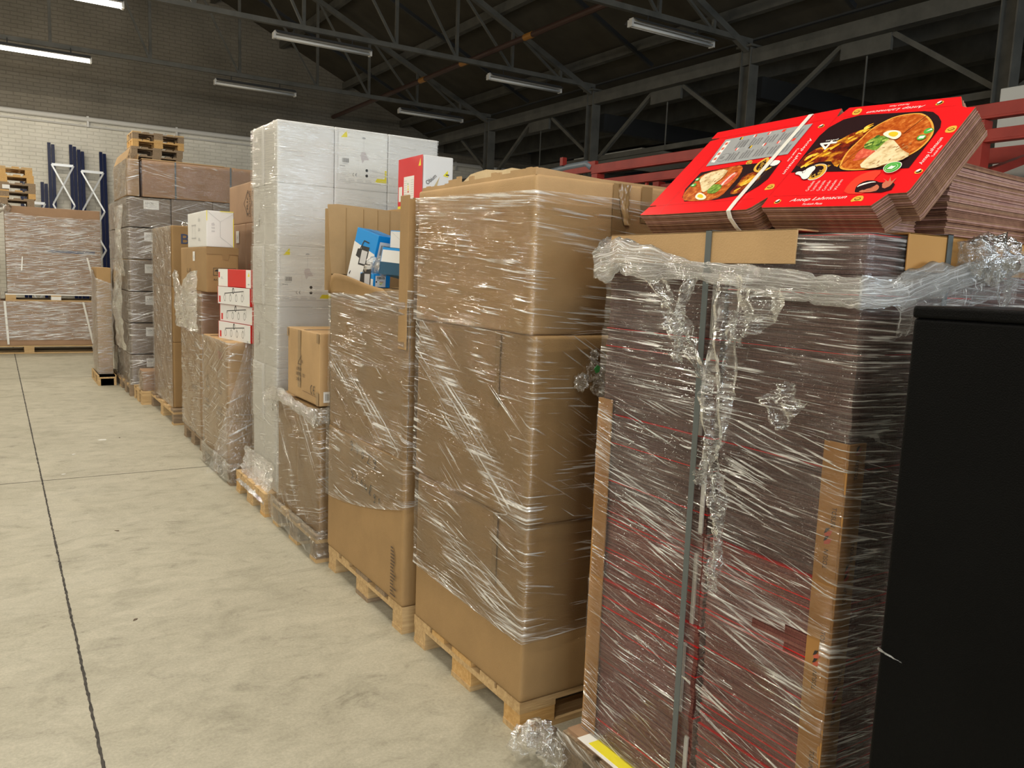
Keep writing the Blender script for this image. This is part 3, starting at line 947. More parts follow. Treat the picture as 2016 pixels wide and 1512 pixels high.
# torn paper edges and inner flap of the top carton
b = MB()
rnd = random.Random(11)
def ragged(x0, x1, n, base, amp):
    return [(x0 + (x1 - x0) * k / n, base + amp * rnd.random()) for k in range(n + 1)]
dx, dy, dz = ct['dims']
prof = ragged(-0.40, 0.38, 26, 0.006, 0.022)
for thick, sh in ((0.004, K_PALE),):
    for (ya, za), (yb, zb) in zip(prof, prof[1:]):
        b.box((-dx / 2 + 0.004, ya, dz - 0.01), (-dx / 2 + 0.010, yb, dz + min(za, zb) + 0.004), sh)
b.build('torn_edge', ct)
INNER = mottled('bare torn corrugated board', (0.55, 0.43, 0.25), (0.66, 0.54, 0.34), rough=0.85, scale=14.0)
b = MB()
pr = [(0.0, 0.0), (0.02, 0.05), (0.06, 0.075), (0.10, 0.082), (0.15, 0.088), (0.19, 0.084), (0.24, 0.080), (0.29, 0.085), (0.33, 0.078), (0.36, 0.06), (0.40, 0.0)]
R = Matrix.Rotation(PI / 2, 3, 'Z')
mb2 = MB(); mb2.prism([(x, z) for x, z in pr], 0, 0.006, INNER, INNER)
fl = mb2.build('torn_flap', ct, label='torn pale inner flap')
fl.rotation_euler = (PI / 2, 0, -PI / 2 + 0.2)
fl.location = (-dx / 2 + 0.16, 0.36, dz - 0.004)
a = Art(*face_of(dx, dy, dz, '-Y'), off=0.0062)
a.rect(0.295, dz - 0.20, 0.355, dz - 0.002, TAPE).rect(0.415, dz - 0.12, 0.46, dz - 0.002, TAPE)
a.build('packing_tape', ct)
V = []
loose_sheet('tape_tatter', lambda u, v: (-dx / 2 + 0.315 + 0.05 * u * (1 - 0.5 * v) + 0.03 * v * v, -dy / 2 - 0.010 - 0.010 * math.sin(u * PI) * v, dz - 0.002 - 0.13 * v), 10, 16, TAPE, ct, amp=0.006, seed=4, freq=9)
b = MB(); b.prism([(-dx / 2, 0), (-dx / 2 + 0.9, 0.0), (-dx / 2 + 0.9, 0.008), (-dx / 2 + 0.25, 0.010), (-dx / 2 + 0.02, 0.022), (-dx / 2, 0.02)], 0, 0.004, K_PALE, K_PALE)
lip = b.build('top_lip', ct); lip.rotation_euler = (PI / 2, 0, 0); lip.location = (0, -dy / 2 + 0.008, dz - 0.003)
for o_, yb in ((cm, 0.61), (cb, 0.60)):
    ddx, ddy, ddz = o_['dims']
    a = Art(*face_of(ddx, ddy, ddz, '-X'), off=0.0075)
    a.rect(0.60, ddz - 0.25, 0.63, ddz - 0.004, TAPE)
    a.build('packing_tape', o_)
ddx, ddy, ddz = cm['dims']
a = Art(*face_of(ddx, ddy, ddz, '-Y'), off=0.0075)
a.rect(0.30, 0.02, 0.302, ddz - 0.02, K_DARK)
a.build('crease_line', cm)
# knotted film with a scrap of green caught between this stack and the pizza pallet
def clump(name, base, pts, mat, label=None, cat=None, parent=None, seed=0, **kw):
    rr = random.Random(seed)
    V, F, A, B, D = [], [], [], [], []
    for (x, y, z), r in pts:
        nu, nv = 14, 10
        i0 = len(V)
        for i in range(nu + 1):
            for j in range(nv + 1):
                th, ph = 2 * PI * i / nu, PI * j / nv
                d = Vector((math.sin(ph) * math.cos(th), math.sin(ph) * math.sin(th), math.cos(ph)))
                q = d * 2.6 + Vector((x * 9, y * 9, z * 9 + seed))
                k = r * (1 + 0.55 * noise.noise(q) + 0.3 * noise.noise(q * 2.7))
                V.append((x + d.x * k, y + d.y * k, z + d.z * k))
                A.append((i * 0.05 + seed, j * 0.05)); B.append((j * 0.05, i * 0.05 + seed)); D.append(0.16)
        for i in range(nu):
            for j in range(nv):
                a_ = i0 + i * (nv + 1) + j
                F.append((a_, a_ + nv + 1, a_ + nv + 2, a_ + 1))
    o = uv_mesh_obj(name, V, F, A, B, D, mat, parent, label=label, cat=cat, **kw)
    o.location = base
    return o
fc = clump('film_knot', (1.62, 2.05, 1.21), [((0, 0, 0.0), 0.03), ((-0.06, -0.02, -0.03), 0.025), ((0.02, 0.0, -0.05), 0.025), ((0.0, 0.0, 0.055), 0.016)], FILM_LOOSE, 'crumpled knot of clear film with a green scrap stuck to the nearest brown stack', 'film knot', seed=3)
b = MB(); b.prism([(0, 0), (0.012, 0.004), (0.016, 0.02), (0.004, 0.026), (-0.008, 0.014)], 0, 0.003, plain('green foil', (0.05, 0.22, 0.06), 0.3), plain('green foil edge', (0.05, 0.22, 0.06), 0.3))
g = b.build('green_scrap', fc, label='green foil scrap'); g.location = (-0.02, -0.036, 0.0); g.rotation_euler = (PI / 2, 0, 0)

# ================================================================== SECOND BROWN STACK with the open bin
pallet('wooden pallet under the open-topped brown bin, white film at its corner', 1.385, 2.585, 2.95, 3.84, 0, 0.118, (WOOD_A, WOOD_B), seed=8)
SB = Wrap(1.38, 2.95, lo=lambda s: 0.39 + 0.15 * max(0.0, (s + 0.9) / 0.9) ** 1.6 if s < 0 else 0.54 + 0.3 * s, hi=lambda s: 1.435 + (0.05 * s if s < 0 else 0), ka=0.0, kb=lambda z: 0.55 if 0.745 < z < 1.1 else 0.12, fan=0.06, seed=2, ds=0.025, dz=0.02, amp=0.004,
          bands=(((-0.85, 1.12), (-0.05, 0.79), 0.035, 0.8), ((-0.86, 1.05), (-0.08, 0.77), 0.02, 0.9), ((-0.9, 0.70), (0, 0.70), 0.02, 0.3), ((-0.9, 1.42), (0, 1.36), 0.05, 0.5)))
sl = carton('brown carton with handwritten marks below the open bin', 1.378, 2.58, 2.945, 3.85, 0.118, 0.745, K, SB, 'xy', 'second brown stack', r=0.014, bulge=0.004, tape=False)
a = art_on(sl, '-X', 0.0075)
def scribble(a, strokes, ox, oy, sc):
    for st in strokes:
        a.line([(ox + x * sc, oy + y * sc) for x, y in st], 0.005, INK)
# "94029" over a looping word, running downhill
dg = {'9': [[(.8, .75), (.5, 1), (.2, .8), (.4, .55), (.8, .75), (.7, .3), (.45, 0), (.2, .1)]], '4': [[(.35, 1), (.15, .45), (.85, .5)], [(.7, .9), (.55, 0)]],
      '0': [[(.5, .8), (.2, .5), (.35, .1), (.7, .25), (.75, .65), (.5, .8)]], '2': [[(.2, .8), (.5, 1), (.75, .8), (.5, .4), (.15, .05), (.5, .12), (.85, 0)]], '8': [[(.7, .9), (.35, .95), (.3, .7), (.65, .35), (.5, 0), (.2, .2), (.5, .55), (.7, .9)]]}
for k, ch in enumerate('94029'):
    scribble(a, dg[ch], 0.315 + k * 0.068, 0.556 - k * 0.007, 0.046)
wd = [[(0.6, 1), (.2, .9), (.1, .6), (.5, .4), (.45, .1), (.1, 0)], [(.4, .8), (.35, .1), (.6, .2)], [(.6, .7), (.4, .4), (.6, .1), (.8, .5)], [(.5, .6), (.2, .35), (.5, .1), (.7, .4), (.7, 0)], [(.2, .1), (.6, 1), (.7, .7), (.3, .1), (.6, 0)], [(.5, .5), (.2, .3), (.4, .1), (.6, .4), (.5, -.3), (.2, -.2)], [(.5, .5), (.25, .35), (.5, .2), (.3, 0)]]
for k, st in enumerate(wd):
    scribble(a, [st], 0.335 + k * 0.052, 0.428 - k * 0.007, 0.050)
a.build('handwritten_lettering', sl)
ddx, ddy, ddz = sl['dims']
a = art_on(sl, '-X', 0.0075)
for k in range(15):
    rnd2 = random.Random(k)
    y_ = 0.03 + k * 0.0145
    a.rect(0.80, y_, 0.80 + 0.02 + 0.04 * rnd2.random(), y_ + 0.007, INK_BROWN)
a.build('smudged_print', sl, label='smudged dark shipping marks')
bin_o = empty('open_carton_bin', (1.985, 3.395, 0.745), 0, 'tall open brown carton bin filled with blue boxes', 'carton', 'second brown stack')
bx0, bx1, by0, by1 = 1.385 - 1.985, 2.58 - 1.985, 2.95 - 3.395, 3.845 - 3.395
T = 0.007
b = MB(); b.box((bx0, by0, 0.0), (bx0 + T, by1, 0.65), K); aisle = b.build('aisle_panel', bin_o)
b = MB(); b.box((bx0, by1 - T, 0), (bx1, by1, 0.74), K_PALE)
pts = [(0, 0), (0.39, 0), (1.19, 0), (1.19, 0.325), (0.40, 0.325), (0.03, 0.34), (-0.02, 0.335), (-0.01, 0.1)]
mb2 = MB(); mb2.prism(pts, 0, T, K_PALE, K_PALE)
far = b.build('far_panel', bin_o)
fp = mb2.build('far_flap', bin_o); fp.rotation_euler = (PI / 2, 0, 0); fp.location = (bx0, by1, 0.735)
b = MB()
for xx in (0.07, 0.16, 0.235, 0.30, 0.36):
    b.box((bx0 + xx, by1 - T - 0.0025, 0.60), (bx0 + xx + 0.004, by1 - T, 1.06), K)
b.build('crease_line', bin_o)
b = MB(); b.box((bx0 - 0.03, by1 - 0.004, 0.66), (bx0 + 0.015, by1 + 0.004, 1.05), K); o = b.build('folded_edge', bin_o); o.rotation_euler = (0, 0, 0)
b = MB(); b.box((bx0 + 0.01, by0, 0), (bx1, by0 + T, 1.05), K); near = b.build('near_panel', bin_o)
b = MB(); b.box((bx0 - 0.012, by0 - 0.002, 0.45), (bx0 - 0.004, by0 + 0.075, 1.06), K)
b.box((bx0 - 0.012, by0 - 0.004, 0.64), (bx0 + 0.04, by0 + 0.004, 1.045), K)
bevel_mod(b.build('near_flap', bin_o), 0.003)
b = MB(); b.box((bx1 - T, by0, 0), (bx1, by1, 0.74), K); b.build('back_panel', bin_o)
# the aisle flap, curling outwards
def flapfn(u, v):
    y = by1 - 0.01 - (by1 - by0 - 0.09) * u
    w = 0.095 * min(1.0, u / 0.10 + 0.05) * (1.0 if u < 0.80 else max(0.12, 1 - ((u - 0.80) / 0.2) ** 1.2)) + 0.012 * math.sin(u * 6)
    return (bx0 - 0.004 - 0.028 * v * v * math.sin(min(1, u + 0.15) * PI), y, 0.645 - 0.05 * u + w * v)
V, F = [], []
for i in range(25):
    for j in range(5):
        V.append(flapfn(i / 24, j / 4))
for i in range(24):
    for j in range(4):
        q = i * 5 + j
        F.append((q, q + 5, q + 6, q + 1))
me = bpy.data.meshes.new('aisle_flap'); me.from_pydata(V, [], F); me.materials.append(K); me.polygons.foreach_set('use_smooth', [True] * len(F))
o = link_mesh('aisle_flap', me, bin_o)
md = o.modifiers.new('thick', 'SOLIDIFY'); md.thickness = 0.006; md.offset = 0
film_on(bin_o, SB, 1.385, 2.0, 2.95, 3.845, 0.745, 1.45, 'xy')
inner = carton('plain inner carton hidden inside the open bin under the blue boxes', 1.45, 2.5, 3.02, 3.78, 0.745, 1.43, K, tape=False)
# blue floodlight boxes lying in the bin
def lit_box(label, L, Wd, H, M_, front='flood'):
    """blue and white retail box; local x along L, y along Wd, z up H"""
    o = empty('retail_box', (0, 0, 0), 0, label, 'box', 'blue boxes in the open bin')
    b = MB(); b.box((-L / 2, -Wd / 2, 0), (L / 2, Wd / 2, H), BLUE_PRINT)
    bevel_mod(b.build('box_body', o), 0.0025)
    a = Art((-L / 2, -Wd / 2, 0), (1, 0, 0), (0, 0, 1), (0, -1, 0), 0.0008)
    if front == 'flood':
        a.poly([(0.0, 0.0), (L, 0), (L, H * 0.62), (0, H * 0.72)], WHITE_BOARD)
        cx, cy = L * 0.55, H * 0.50
        a.poly([(cx - .03, cy - .045), (cx + .03, cy - .04), (cx + .03, cy + .05), (cx - .03, cy + .045)], INK)
        a.poly([(cx - .022, cy - .036), (cx + .022, cy - .032), (cx + .022, cy + .028), (cx - .022, cy + .026)], INK_PALE)
        a.poly([(cx - .06, cy - .01), (cx - .03, cy - .015), (cx - .03, cy + .03), (cx - .055, cy + .025)], INK)
        a.line([(cx - .04, cy + .02), (cx - .02, cy + .07), (cx + .02, cy + .068)], 0.006, INK)
        a.line([(L * .06, H * .06), (L * .11, H * .13), (L * .09, H * .05)], 0.004, INK)
        a.text('LED', L * 0.7, H * 0.08, 0.008, INK_GREY)
    elif front == 'white':
        a.rect(0.004, 0.004, L - 0.004, H - 0.004, WHITE_BOARD)
        a.line([(0.004, H - 0.004), (L * 0.6, H * 0.38), (L - 0.004, H * 0.1)], 0.0018, INK_PALE)
    else:
        a.rect(0, 0, L, H * 0.45, NAVY).rect(0.004, H * 0.45, L - 0.004, H * 0.9, WHITE_BOARD)
    a.build('printed_front', o)
    a = Art((L / 2, -Wd / 2, 0), (0, 1, 0), (0, 0, 1), (1, 0, 0), 0.0008)
    if front == 'flood':
        a.rect(Wd * .12, H * .06, Wd * .72, H * .88, WHITE_BOARD)
        a.bars(Wd * .2, H * .62, Wd * .45, H * .2, INK, 16, 3)
        a.rect(Wd * .2, H * .52, Wd * .32, H * .58, INK_GREY).ell(Wd * .18, H * .43, .004, .004, INK)
        for k, cc in enumerate((INK_RED, YELLOW, YELLOW, plain('energy green', (.1, .45, .08), .5))):
            a.rect(Wd * .36, H * (.42 - k * .07), Wd * (.60 - k * .04), H * (.46 - k * .07), cc)
    else:
        a.text('CE', Wd * .3, H * .25, H * .12, PAPER).ring(Wd * .4, H * .7, .008, .008, .002, PAPER).ring(Wd * .4, H * .52, .008, .008, .002, PAPER)
    a.build('printed_end', o)
    a = Art((-L / 2, -Wd / 2, H), (1, 0, 0), (0, 1, 0), (0, 0, 1), 0.0008)
    if front == 'navy': a.rect(0, 0, L, Wd * .66, WHITE_BOARD).rect(0, Wd * .60, L, Wd * .75, BLUE_PRINT)
    else: a.rect(L * .25, Wd * .3, L * .8, Wd * .7, BLUE_PRINT).text('LED', L * .3, Wd * .4, 0.01, PAPER)
    a.build('printed_top', o)
    o.matrix_world = M_
    return o
def place(loc, ax, ay, az):
    """rotation from three hand-picked angles in degrees (z, then y, then x)"""
    return Matrix.Translation(loc) @ Matrix.Rotation(math.radians(az), 4, 'Z') @ Matrix.Rotation(math.radians(ay), 4, 'Y') @ Matrix.Rotation(math.radians(ax), 4, 'X')
lit_box('upright blue box with a black floodlight picture leaning in the open bin', 0.17, 0.115, 0.235, place((1.49, 3.64, 1.455), -4, 14, -76))
lit_box('blue box with an open white end lying across the back of the bin', 0.16, 0.26, 0.105, place((1.66, 3.42, 1.582), 0, 2, -62), 'white')
lit_box('white-topped blue box with a dark blue end by the near wall of the bin', 0.22, 0.20, 0.115, place((1.535, 3.24, 1.475), -8, 4, -58), 'navy')
lit_box('dark blue box end wedged behind the leaning floodlight box', 0.16, 0.12, 0.125, place((1.70, 3.46, 1.45), 0, 0, -70), 'navy')
lit_box('small blue and white box low at the front rim of the bin', 0.11, 0.09, 0.06, place((1.455, 3.465, 1.435), 0, 3, -80), 'flood')
clump('plastic_bag', (1.45, 3.46, 1.525), [((0, 0, 0), 0.042), ((0.03, 0.03, -0.01), 0.035), ((0.02, -0.06, -0.005), 0.036)], FILM_LOOSE, 'crumpled clear plastic bag lying among the blue boxes in the bin', 'bag', seed=8)
# red and white carton standing behind the bin
supp = carton('plain brown carton hidden behind the open bin carrying the red carton', 1.80, 2.55, 3.93, 4.62, 0.144, 1.835, K)
opm = carton('red and white carton with a tilted black word, standing behind the open bin', 1.93, 2.11, 3.97, 4.28, 1.835, 2.125, WHITE_BOARD, name='retail_carton', tape=False)
ddx, ddy, ddz = opm['dims']
a = art_on(opm, '-X', 0.0046)
a.rect(0, 0, ddy, ddz, RED_BOARD).rect(0.075, 0.06, 0.205, 0.19, PAPER).rect(0.0, 0.022, ddy * .95, 0.035, YELLOW).rect(0.01, 0.06, 0.055, 0.14, PAPER)
for k in range(9): a.rect(0.08, 0.07 + k * .012, 0.115, 0.073 + k * .012, INK_PALE).rect(0.165, 0.07 + k * .012, 0.20, 0.073 + k * .012, INK_PALE)
for k, cc in enumerate((plain('label green', (.1, .42, .1), .5), YELLOW, YELLOW, INK_RED)): a.rect(0.125, 0.145 - k * .014, 0.133 + k * .003, 0.155 - k * .014, cc)
a.poly([(0.255, 0.235), (0.285, 0.235), (0.28, 0.275)], YELLOW)
a.build('printed_side', opm, label='red printed side')
a = art_on(opm, '-Y', 0.0046)
a.text('Obium', 0.025, 0.135, 0.022, INK, 0.72, 0.07)
a.poly([(0.04, 0.07), (0.062, 0.075), (0.095, 0.185), (0.055, 0.12)], plain('pale wood print', (.55, .42, .22), .6))
a.rect(0.06, 0.072, 0.125, 0.085, INK_GREY).rect(0.078, 0.05, 0.083, 0.072, INK_GREY)
a.poly([(0.115, 0.19), (0.145, 0.185), (0.142, 0.22)], YELLOW).rect(0.13, 0.193, 0.15, 0.199, INK)
a.build('printed_front', opm)

# ================================================================== THIRD: low wrapped pair with a loose CE carton
pallet('wooden pallet bagged in film under the low wrapped cartons', 1.345, 2.545, 3.915, 4.69, 0, 0.144, (WOOD_A, WOOD_B), seed=12)
C6 = Wrap(1.365, 3.94, lo=lambda s: 0.05 + 0.02 * math.sin(s * 9), hi=lambda s: 0.80 + 0.02 * math.sin(s * 13), ka=-0.1, kb=0.9, fan=0.2, seed=5, ds=0.03, dz=0.025, amp=0.005, mat=FILM,
          bands=(((-0.72, 0.7), (-0.3, 0.15), 0.03, 0.6), ((-0.3, 0.78), (0, 0.55), 0.04, 0.5), ((-0.7, 0.2), (0, 0.2), 0.03, 0.4), ((-0.75, 0.76), (0, 0.76), 0.035, 0.6)))
carton('wrapped brown carton under the loose CE carton, end nearer the open bin', 1.37, 1.78, 3.94, 4.30, 0.144, 0.795, K, C6, 'xy', 'low wrapped cartons', tape=False)
carton('wrapped brown carton under the loose CE carton, end nearer the white tower', 1.37, 1.78, 4.30, 4.67, 0.144, 0.795, K, C6, 'x', 'low wrapped cartons', tape=False)
skirtW = Wrap(1.34, 3.91, lo=lambda s: 0.03 + 0.015 * math.sin(s * 21), hi=lambda s: 0.175, ka=-0.1, kb=0.9, seed=6, ds=0.03, dz=0.02, amp=0.008)
sk = empty('film_skirt', (1.9, 4.3, 0.0), 0, 'crumpled film skirt round the pallet of the low wrapped cartons', 'film')
film_on(sk, skirtW, 1.345, 2.0, 3.915, 4.69, 0.03, 0.175, 'xy', FILM_LOOSE)
ce = carton('clean brown carton with a CE mark standing on the low wrapped cartons', 1.36, 1.78, 3.93, 4.455, 0.815, 1.185, K_PALE, None, '', 'loose brown cartons on top', tape=True)
ddx, ddy, ddz = ce['dims']
a = art_on(ce, '-X', 0.0046)
a.rect(0.19, 0.06, 0.235, ddz - 0.004, TAPE)
a.build('packing_tape', ce)
a = art_on(ce, '-X', 0.0058)
a.line([(0.19, 0.185), (0.25, 0.185), (0.25, 0.235), (0.19, 0.185)], 0.0035, INK_BROWN).text('TRIO', 0.24, 0.195, 0.014, INK_BROWN, 0, 0.035)
a.text('ALUMINIUM', 0.165, 0.150, 0.018, INK_BROWN, 0, 0.085).text('BESTELL 1701', 0.165, 0.122, 0.018, INK_BROWN, 0, 0.14).text('LNR. 05', 0.165, 0.094, 0.018, INK_BROWN, 0, 0.085)
a.ring(0.425, 0.075, 0.022, 0.022, 0.006, INK, 14, PI * .55, PI * 1.45).ring(0.465, 0.075, 0.022, 0.022, 0.006, INK, 14, PI * .55, PI * 1.45).line([(0.446, 0.075), (0.46, 0.075)], 0.005, INK)
a.build('printed_marks', ce)
a = art_on(ce, '-Y', 0.0046)
a.rect(0.02, 0.02, 0.12, 0.075, PAPER).bars(0.03, 0.03, 0.08, 0.035, INK, 18, 2)
a.build('barcode_label', ce)
a = art_on(ce, '-X', 0.0048)
a.rect(0.49, ddz - 0.05, 0.522, ddz - 0.002, TAPE).rect(0.0, ddz - 0.05, 0.02, ddz - 0.002, TAPE).rect(0.485, 0.002, 0.522, 0.07, TAPE).line([(0.27, 0.05), (0.5, 0.045)], 0.003, K_DARK)
a.build('corner_tape', ce)
# film pushed down in a thick crumpled collar below the CE carton
col_pts = [(1.33, 4.72, 0.765), (1.335, 4.5, 0.80), (1.335, 4.3, 0.785), (1.33, 4.1, 0.775), (1.335, 3.95, 0.76), (1.40, 3.905, 0.775), (1.6, 3.90, 0.77)]
def rope(name, pts, rad, mat, parent=None, seed=0, nu=70, nv=12, flat=0.6, amp=0.4, dense=0.5, base=Vector((0, 0, 0)), twist=0.0, **tags):
    P = [Vector(p) for p in pts]
    def at(t):
        f = t * (len(P) - 1); i = min(int(f), len(P) - 2); k = f - i
        k = k * k * (3 - 2 * k)
        return P[i].lerp(P[i + 1], k)
    R_ = rad if isinstance(rad, (list, tuple)) else [rad] * len(P)
    def rat(t):
        f = t * (len(R_) - 1); i = min(int(f), len(R_) - 2)
        return R_[i] + (R_[i + 1] - R_[i]) * (f - i)
    V, A, B, D, F = [], [], [], [], []
    for i in range(nu + 1):
        t = i / nu
        p = at(t); d = (at(min(1, t + .01)) - at(max(0, t - .01))).normalized()
        s = d.cross(Vector((0, 0, 1))) if abs(d.z) < 0.9 else d.cross(Vector((0, 1, 0)))
        s.normalize(); u = s.cross(d).normalized()
        r = rat(t)
        for j in range(nv + 1):
            a_ = 2 * PI * (j % nv) / nv + twist * t
            q = Vector((math.cos(a_) * 1.3 + seed, math.sin(a_) * 1.3, t * len(P) * 1.6))
            k = r * (1 + amp * noise.noise(q) + amp * 0.5 * noise.noise(q * 2.7))
            V.append(tuple(p + s * (math.cos(a_) * k * flat) + u * (math.sin(a_) * k) - base))
            A.append((t * 1.5 + seed, j * 0.02 + t * twist * 0.03)); B.append((t * 1.5 + seed, j * 0.03)); D.append(dense)
    for i in range(nu):
        for j in range(nv):
            a_ = i * (nv + 1) + j
            F.append((a_, a_ + nv + 1, a_ + nv + 2, a_ + 1))
    return uv_mesh_obj(name, V, F, A, B, D, mat, parent, **tags)
collar = rope('film_collar', col_pts, [0.03, 0.035, 0.03, 0.028, 0.04, 0.04, 0.03], FILM_LOOSE, seed=2, label='bunched film collar on the low wrapped cartons under the CE carton', cat='film', amp=0.6, dense=0.35)
loose_sheet('film_wing', lambda u, v: (1.345 - 0.015 * u - 0.01 * math.sin(v * 3), 4.62 + 0.22 * u - 0.05 * v, 0.80 - 0.03 * u - (0.10 + 0.02 * u) * v), 14, 12, FILM_LOOSE, collar, amp=0.012, seed=7, dense=lambda u, v: 0.5 - 0.3 * v)

# ================================================================== WHITE TOWER
pallet('film-covered wooden pallet under the white carton tower', 1.33, 2.53, 4.81, 5.50, 0, 0.144, (WOOD_A, WOOD_C), seed=15)
TW = Wrap(1.40, 4.80, mat=FILM_FAINT, lo=lambda s: 0.16, hi=lambda s: 2.345, ka=-0.10, kb=0.12, fan=0.12, seed=7, ds=0.035, dz=0.03, amp=0.003, edge=0.14,
          bands=(((-0.6, 2.05), (0.0, 2.0), 0.03, 0.35), ((0, 2.22), (0.8, 2.20), 0.03, 0.35), ((0, 1.72), (0.4, 1.60), 0.02, 0.5), ((0, 1.45), (0.35, 1.52), 0.015, 0.6), ((-0.5, 1.99), (0, 1.99), 0.03, 0.4), ((-0.5, 1.63), (0, 1.63), 0.03, 0.35)))
rows = [0.146, 0.55, 0.91, 1.275, 1.635, 1.995, 2.35]
cols = [1.40, 1.745, 2.09, 2.435]
rown = ['bottom', 'second', 'third', 'fourth', 'fifth', 'top']
def lamp_art(o):
    dx, dy, dz = o['dims']
    a = art_on(o, '-Y', 0.0048)
    a.rect(0.02, 0.045, dx - 0.006, dz - 0.012, PAPER)
    a.poly([(0.035, dz - 0.055), (0.075, dz - 0.052), (0.072, dz - 0.012)], YELLOW).text('TRIO', 0.08, dz - 0.052, 0.008, INK_PALE)
    cx = dx * 0.53
    a.ell(cx, dz - 0.045, 0.012, 0.006, INK_GREY).rect(cx - 0.0008, dz - 0.125, cx + 0.0008, dz - 0.05, INK_PALE)
    a.poly([(cx - .022, dz - .15), (cx - .012, dz - .128), (cx + .01, dz - .125), (cx + .02, dz - .145), (cx + .035, dz - .172), (cx + .005, dz - .175), (cx - .007, dz - .195)], plain('pale pink shade print', (.58, .53, .53), .6))
    a.poly([(cx - .007, dz - .195), (cx + .005, dz - .178), (cx + .035, dz - .172), (cx + .026, dz - .185)], PAPER)
    yb = 0.15
    a.line([(0.025, yb + .045), (dx - 0.01, yb + .045)], 0.001, INK_PALE)
    a.bars(0.045, yb + 0.005, 0.04, 0.025, INK, 12, 4).rect(0.045, yb - 0.004, 0.082, yb - 0.001, INK_GREY)
    a.text('MONTE', 0.03, yb - 0.02, 0.007, INK, 0, 0.032)
    for k in range(5): a.rect(0.03, yb - 0.035 - k * .011, 0.07 + 0.02 * ((k * 7) % 3), yb - 0.033 - k * .011, INK_PALE)
    a.ring(0.122, yb - 0.062, 0.009, 0.009, 0.0025, INK, 10, PI * .55, PI * 1.45).ring(0.14, yb - 0.062, 0.009, 0.009, 0.0025, INK, 10, PI * .55, PI * 1.45).rect(0.131, yb - .063, 0.138, yb - .061, INK)
    a.rect(cx - .035, yb - .02, cx - .034, yb + .04, INK_PALE).ring(cx - .035, yb - .05, .013, .018, .001, INK_PALE)
    for k in range(2):
        a.ell(cx + .022, yb - .03 - k * .032, .009, .009, INK)
        for j in range(3): a.rect(cx + .04, yb - .036 - k * .032 + j * .006, cx + .09, yb - .034 - k * .032 + j * .006, INK_PALE)
    a.poly([(dx - .085, .055), (dx - .008, .055), (dx - .008, .13), (dx - .02, .13), (dx - .02, .078), (dx - .07, .078)], YELLOW)
    for k in range(4): a.rect(0.03 + k * .055, 0.05, 0.07 + k * .055, 0.055, INK_PALE).rect(0.03 + k * .055, 0.06, 0.065 + k * .055, 0.063, INK_PALE)
    a.build('printed_front', o)
for r in range(6):
    for c in range(3):
        lab = 'white wrapped carton in the %s row of the white tower, %s' % (rown[r], ('at its aisle corner', 'middle column', 'column away from the aisle')[c])
        o = carton(lab, cols[c], cols[c + 1], 4.80, 5.06, rows[r], rows[r + 1], WHITE_BOARD, TW, 'xy' if c == 0 else 'y', 'white tower cartons', tape=False, r=0.004, gap=0.002, bulge=0.002)
        if (r, c) in ((5, 1), (3, 0)): lamp_art(o)
    o = carton('white wrapped carton in the %s row of the white tower, aisle side farther from camera' % rown[r], 1.40 - 0.006 * (r % 2), 1.745, 5.06, 5.32, rows[r], rows[r + 1], WHITE_BOARD, TW, 'x', 'white tower cartons', tape=False, r=0.004, gap=0.002, bulge=0.002)
    if r in (4, 2):
        a = art_on(o, '-X', 0.0052); a.rect(0.10, 0.12, 0.15, 0.19, PAPER).text('12', 0.112, 0.14, 0.025, INK_GREY); a.build('small_label', o)
o = loose_sheet('film_skirt', lambda u, v: (1.385 - 0.06 * v * v - 0.004, 5.46 - 0.66 * u, 0.32 - 0.24 * v), 26, 12, FILM_LOOSE, None, amp=0.018, seed=3, dense=lambda u, v: 0.15 + 0.2 * v, label='loose film skirt draped over the pallet of the white tower', cat='film')
o2 = loose_sheet('film_tail', lambda u, v: (1.34 + 0.16 * u, 4.80 - 0.03 * v * v - 0.015, 0.22 - 0.20 * v), 10, 10, FILM_LOOSE, o, amp=0.014, seed=5, dense=lambda u, v: 0.3)

# ================================================================== FIFTH: C5 with the red and white boxes
pallet('shadowed wooden pallet bagged in film under the cartons carrying the red boxes', 1.32, 2.52, 5.62, 6.52, 0, 0.13, (WOOD_B,), seed=18)
W5 = Wrap(1.33, 5.71, lo=lambda s: 0.03 + 0.02 * math.sin(s * 15), hi=lambda s: 0.99, ka=0.1, kb=-0.5, fan=0.2, seed=9, ds=0.04, dz=0.035, amp=0.004, mat=FILM_MID)
for k, (ya, yb) in enumerate(((5.71, 6.10), (6.10, 6.49))):
    o = carton(('wrapped brown carton below the red and white boxes, end nearer the white tower', 'wrapped brown carton below the red and white boxes, end away from the tower')[k], 1.33, 1.86, ya, yb, 0.13, 0.985, K_PALE, W5, 'xy' if k == 0 else 'x', 'cartons under the red boxes', tape=True)
    a = art_on(o, '-X', 0.0055)
    a.ring(0.16, 0.50, 0.05, 0.06, 0.006, INK_BROWN, 3, PI / 2, PI * 2.5).text('LISA', 0.10, 0.35, 0.025, INK_BROWN, 0, 0.12).text('ITEM 3210', 0.08, 0.31, 0.025, INK_BROWN, 0, 0.16)
    if k == 0: a.text('TRIO', 0.1, 0.72, 0.05, INK_RED, 0, 0.13)
    a.build('printed_marks', o)
sk = empty('film_skirt', (1.9, 6.1, 0.0), 0, 'film skirt round the pallet under the red and white boxes', 'film')
film_on(sk, Wrap(1.315, 5.615, lo=lambda s: 0.02, hi=lambda s: 0.16, ka=.1, kb=-.5, seed=10, ds=0.05, dz=0.03, amp=0.01), 1.32, 1.95, 5.62, 6.52, 0.02, 0.16, 'xy', FILM_LOOSE)
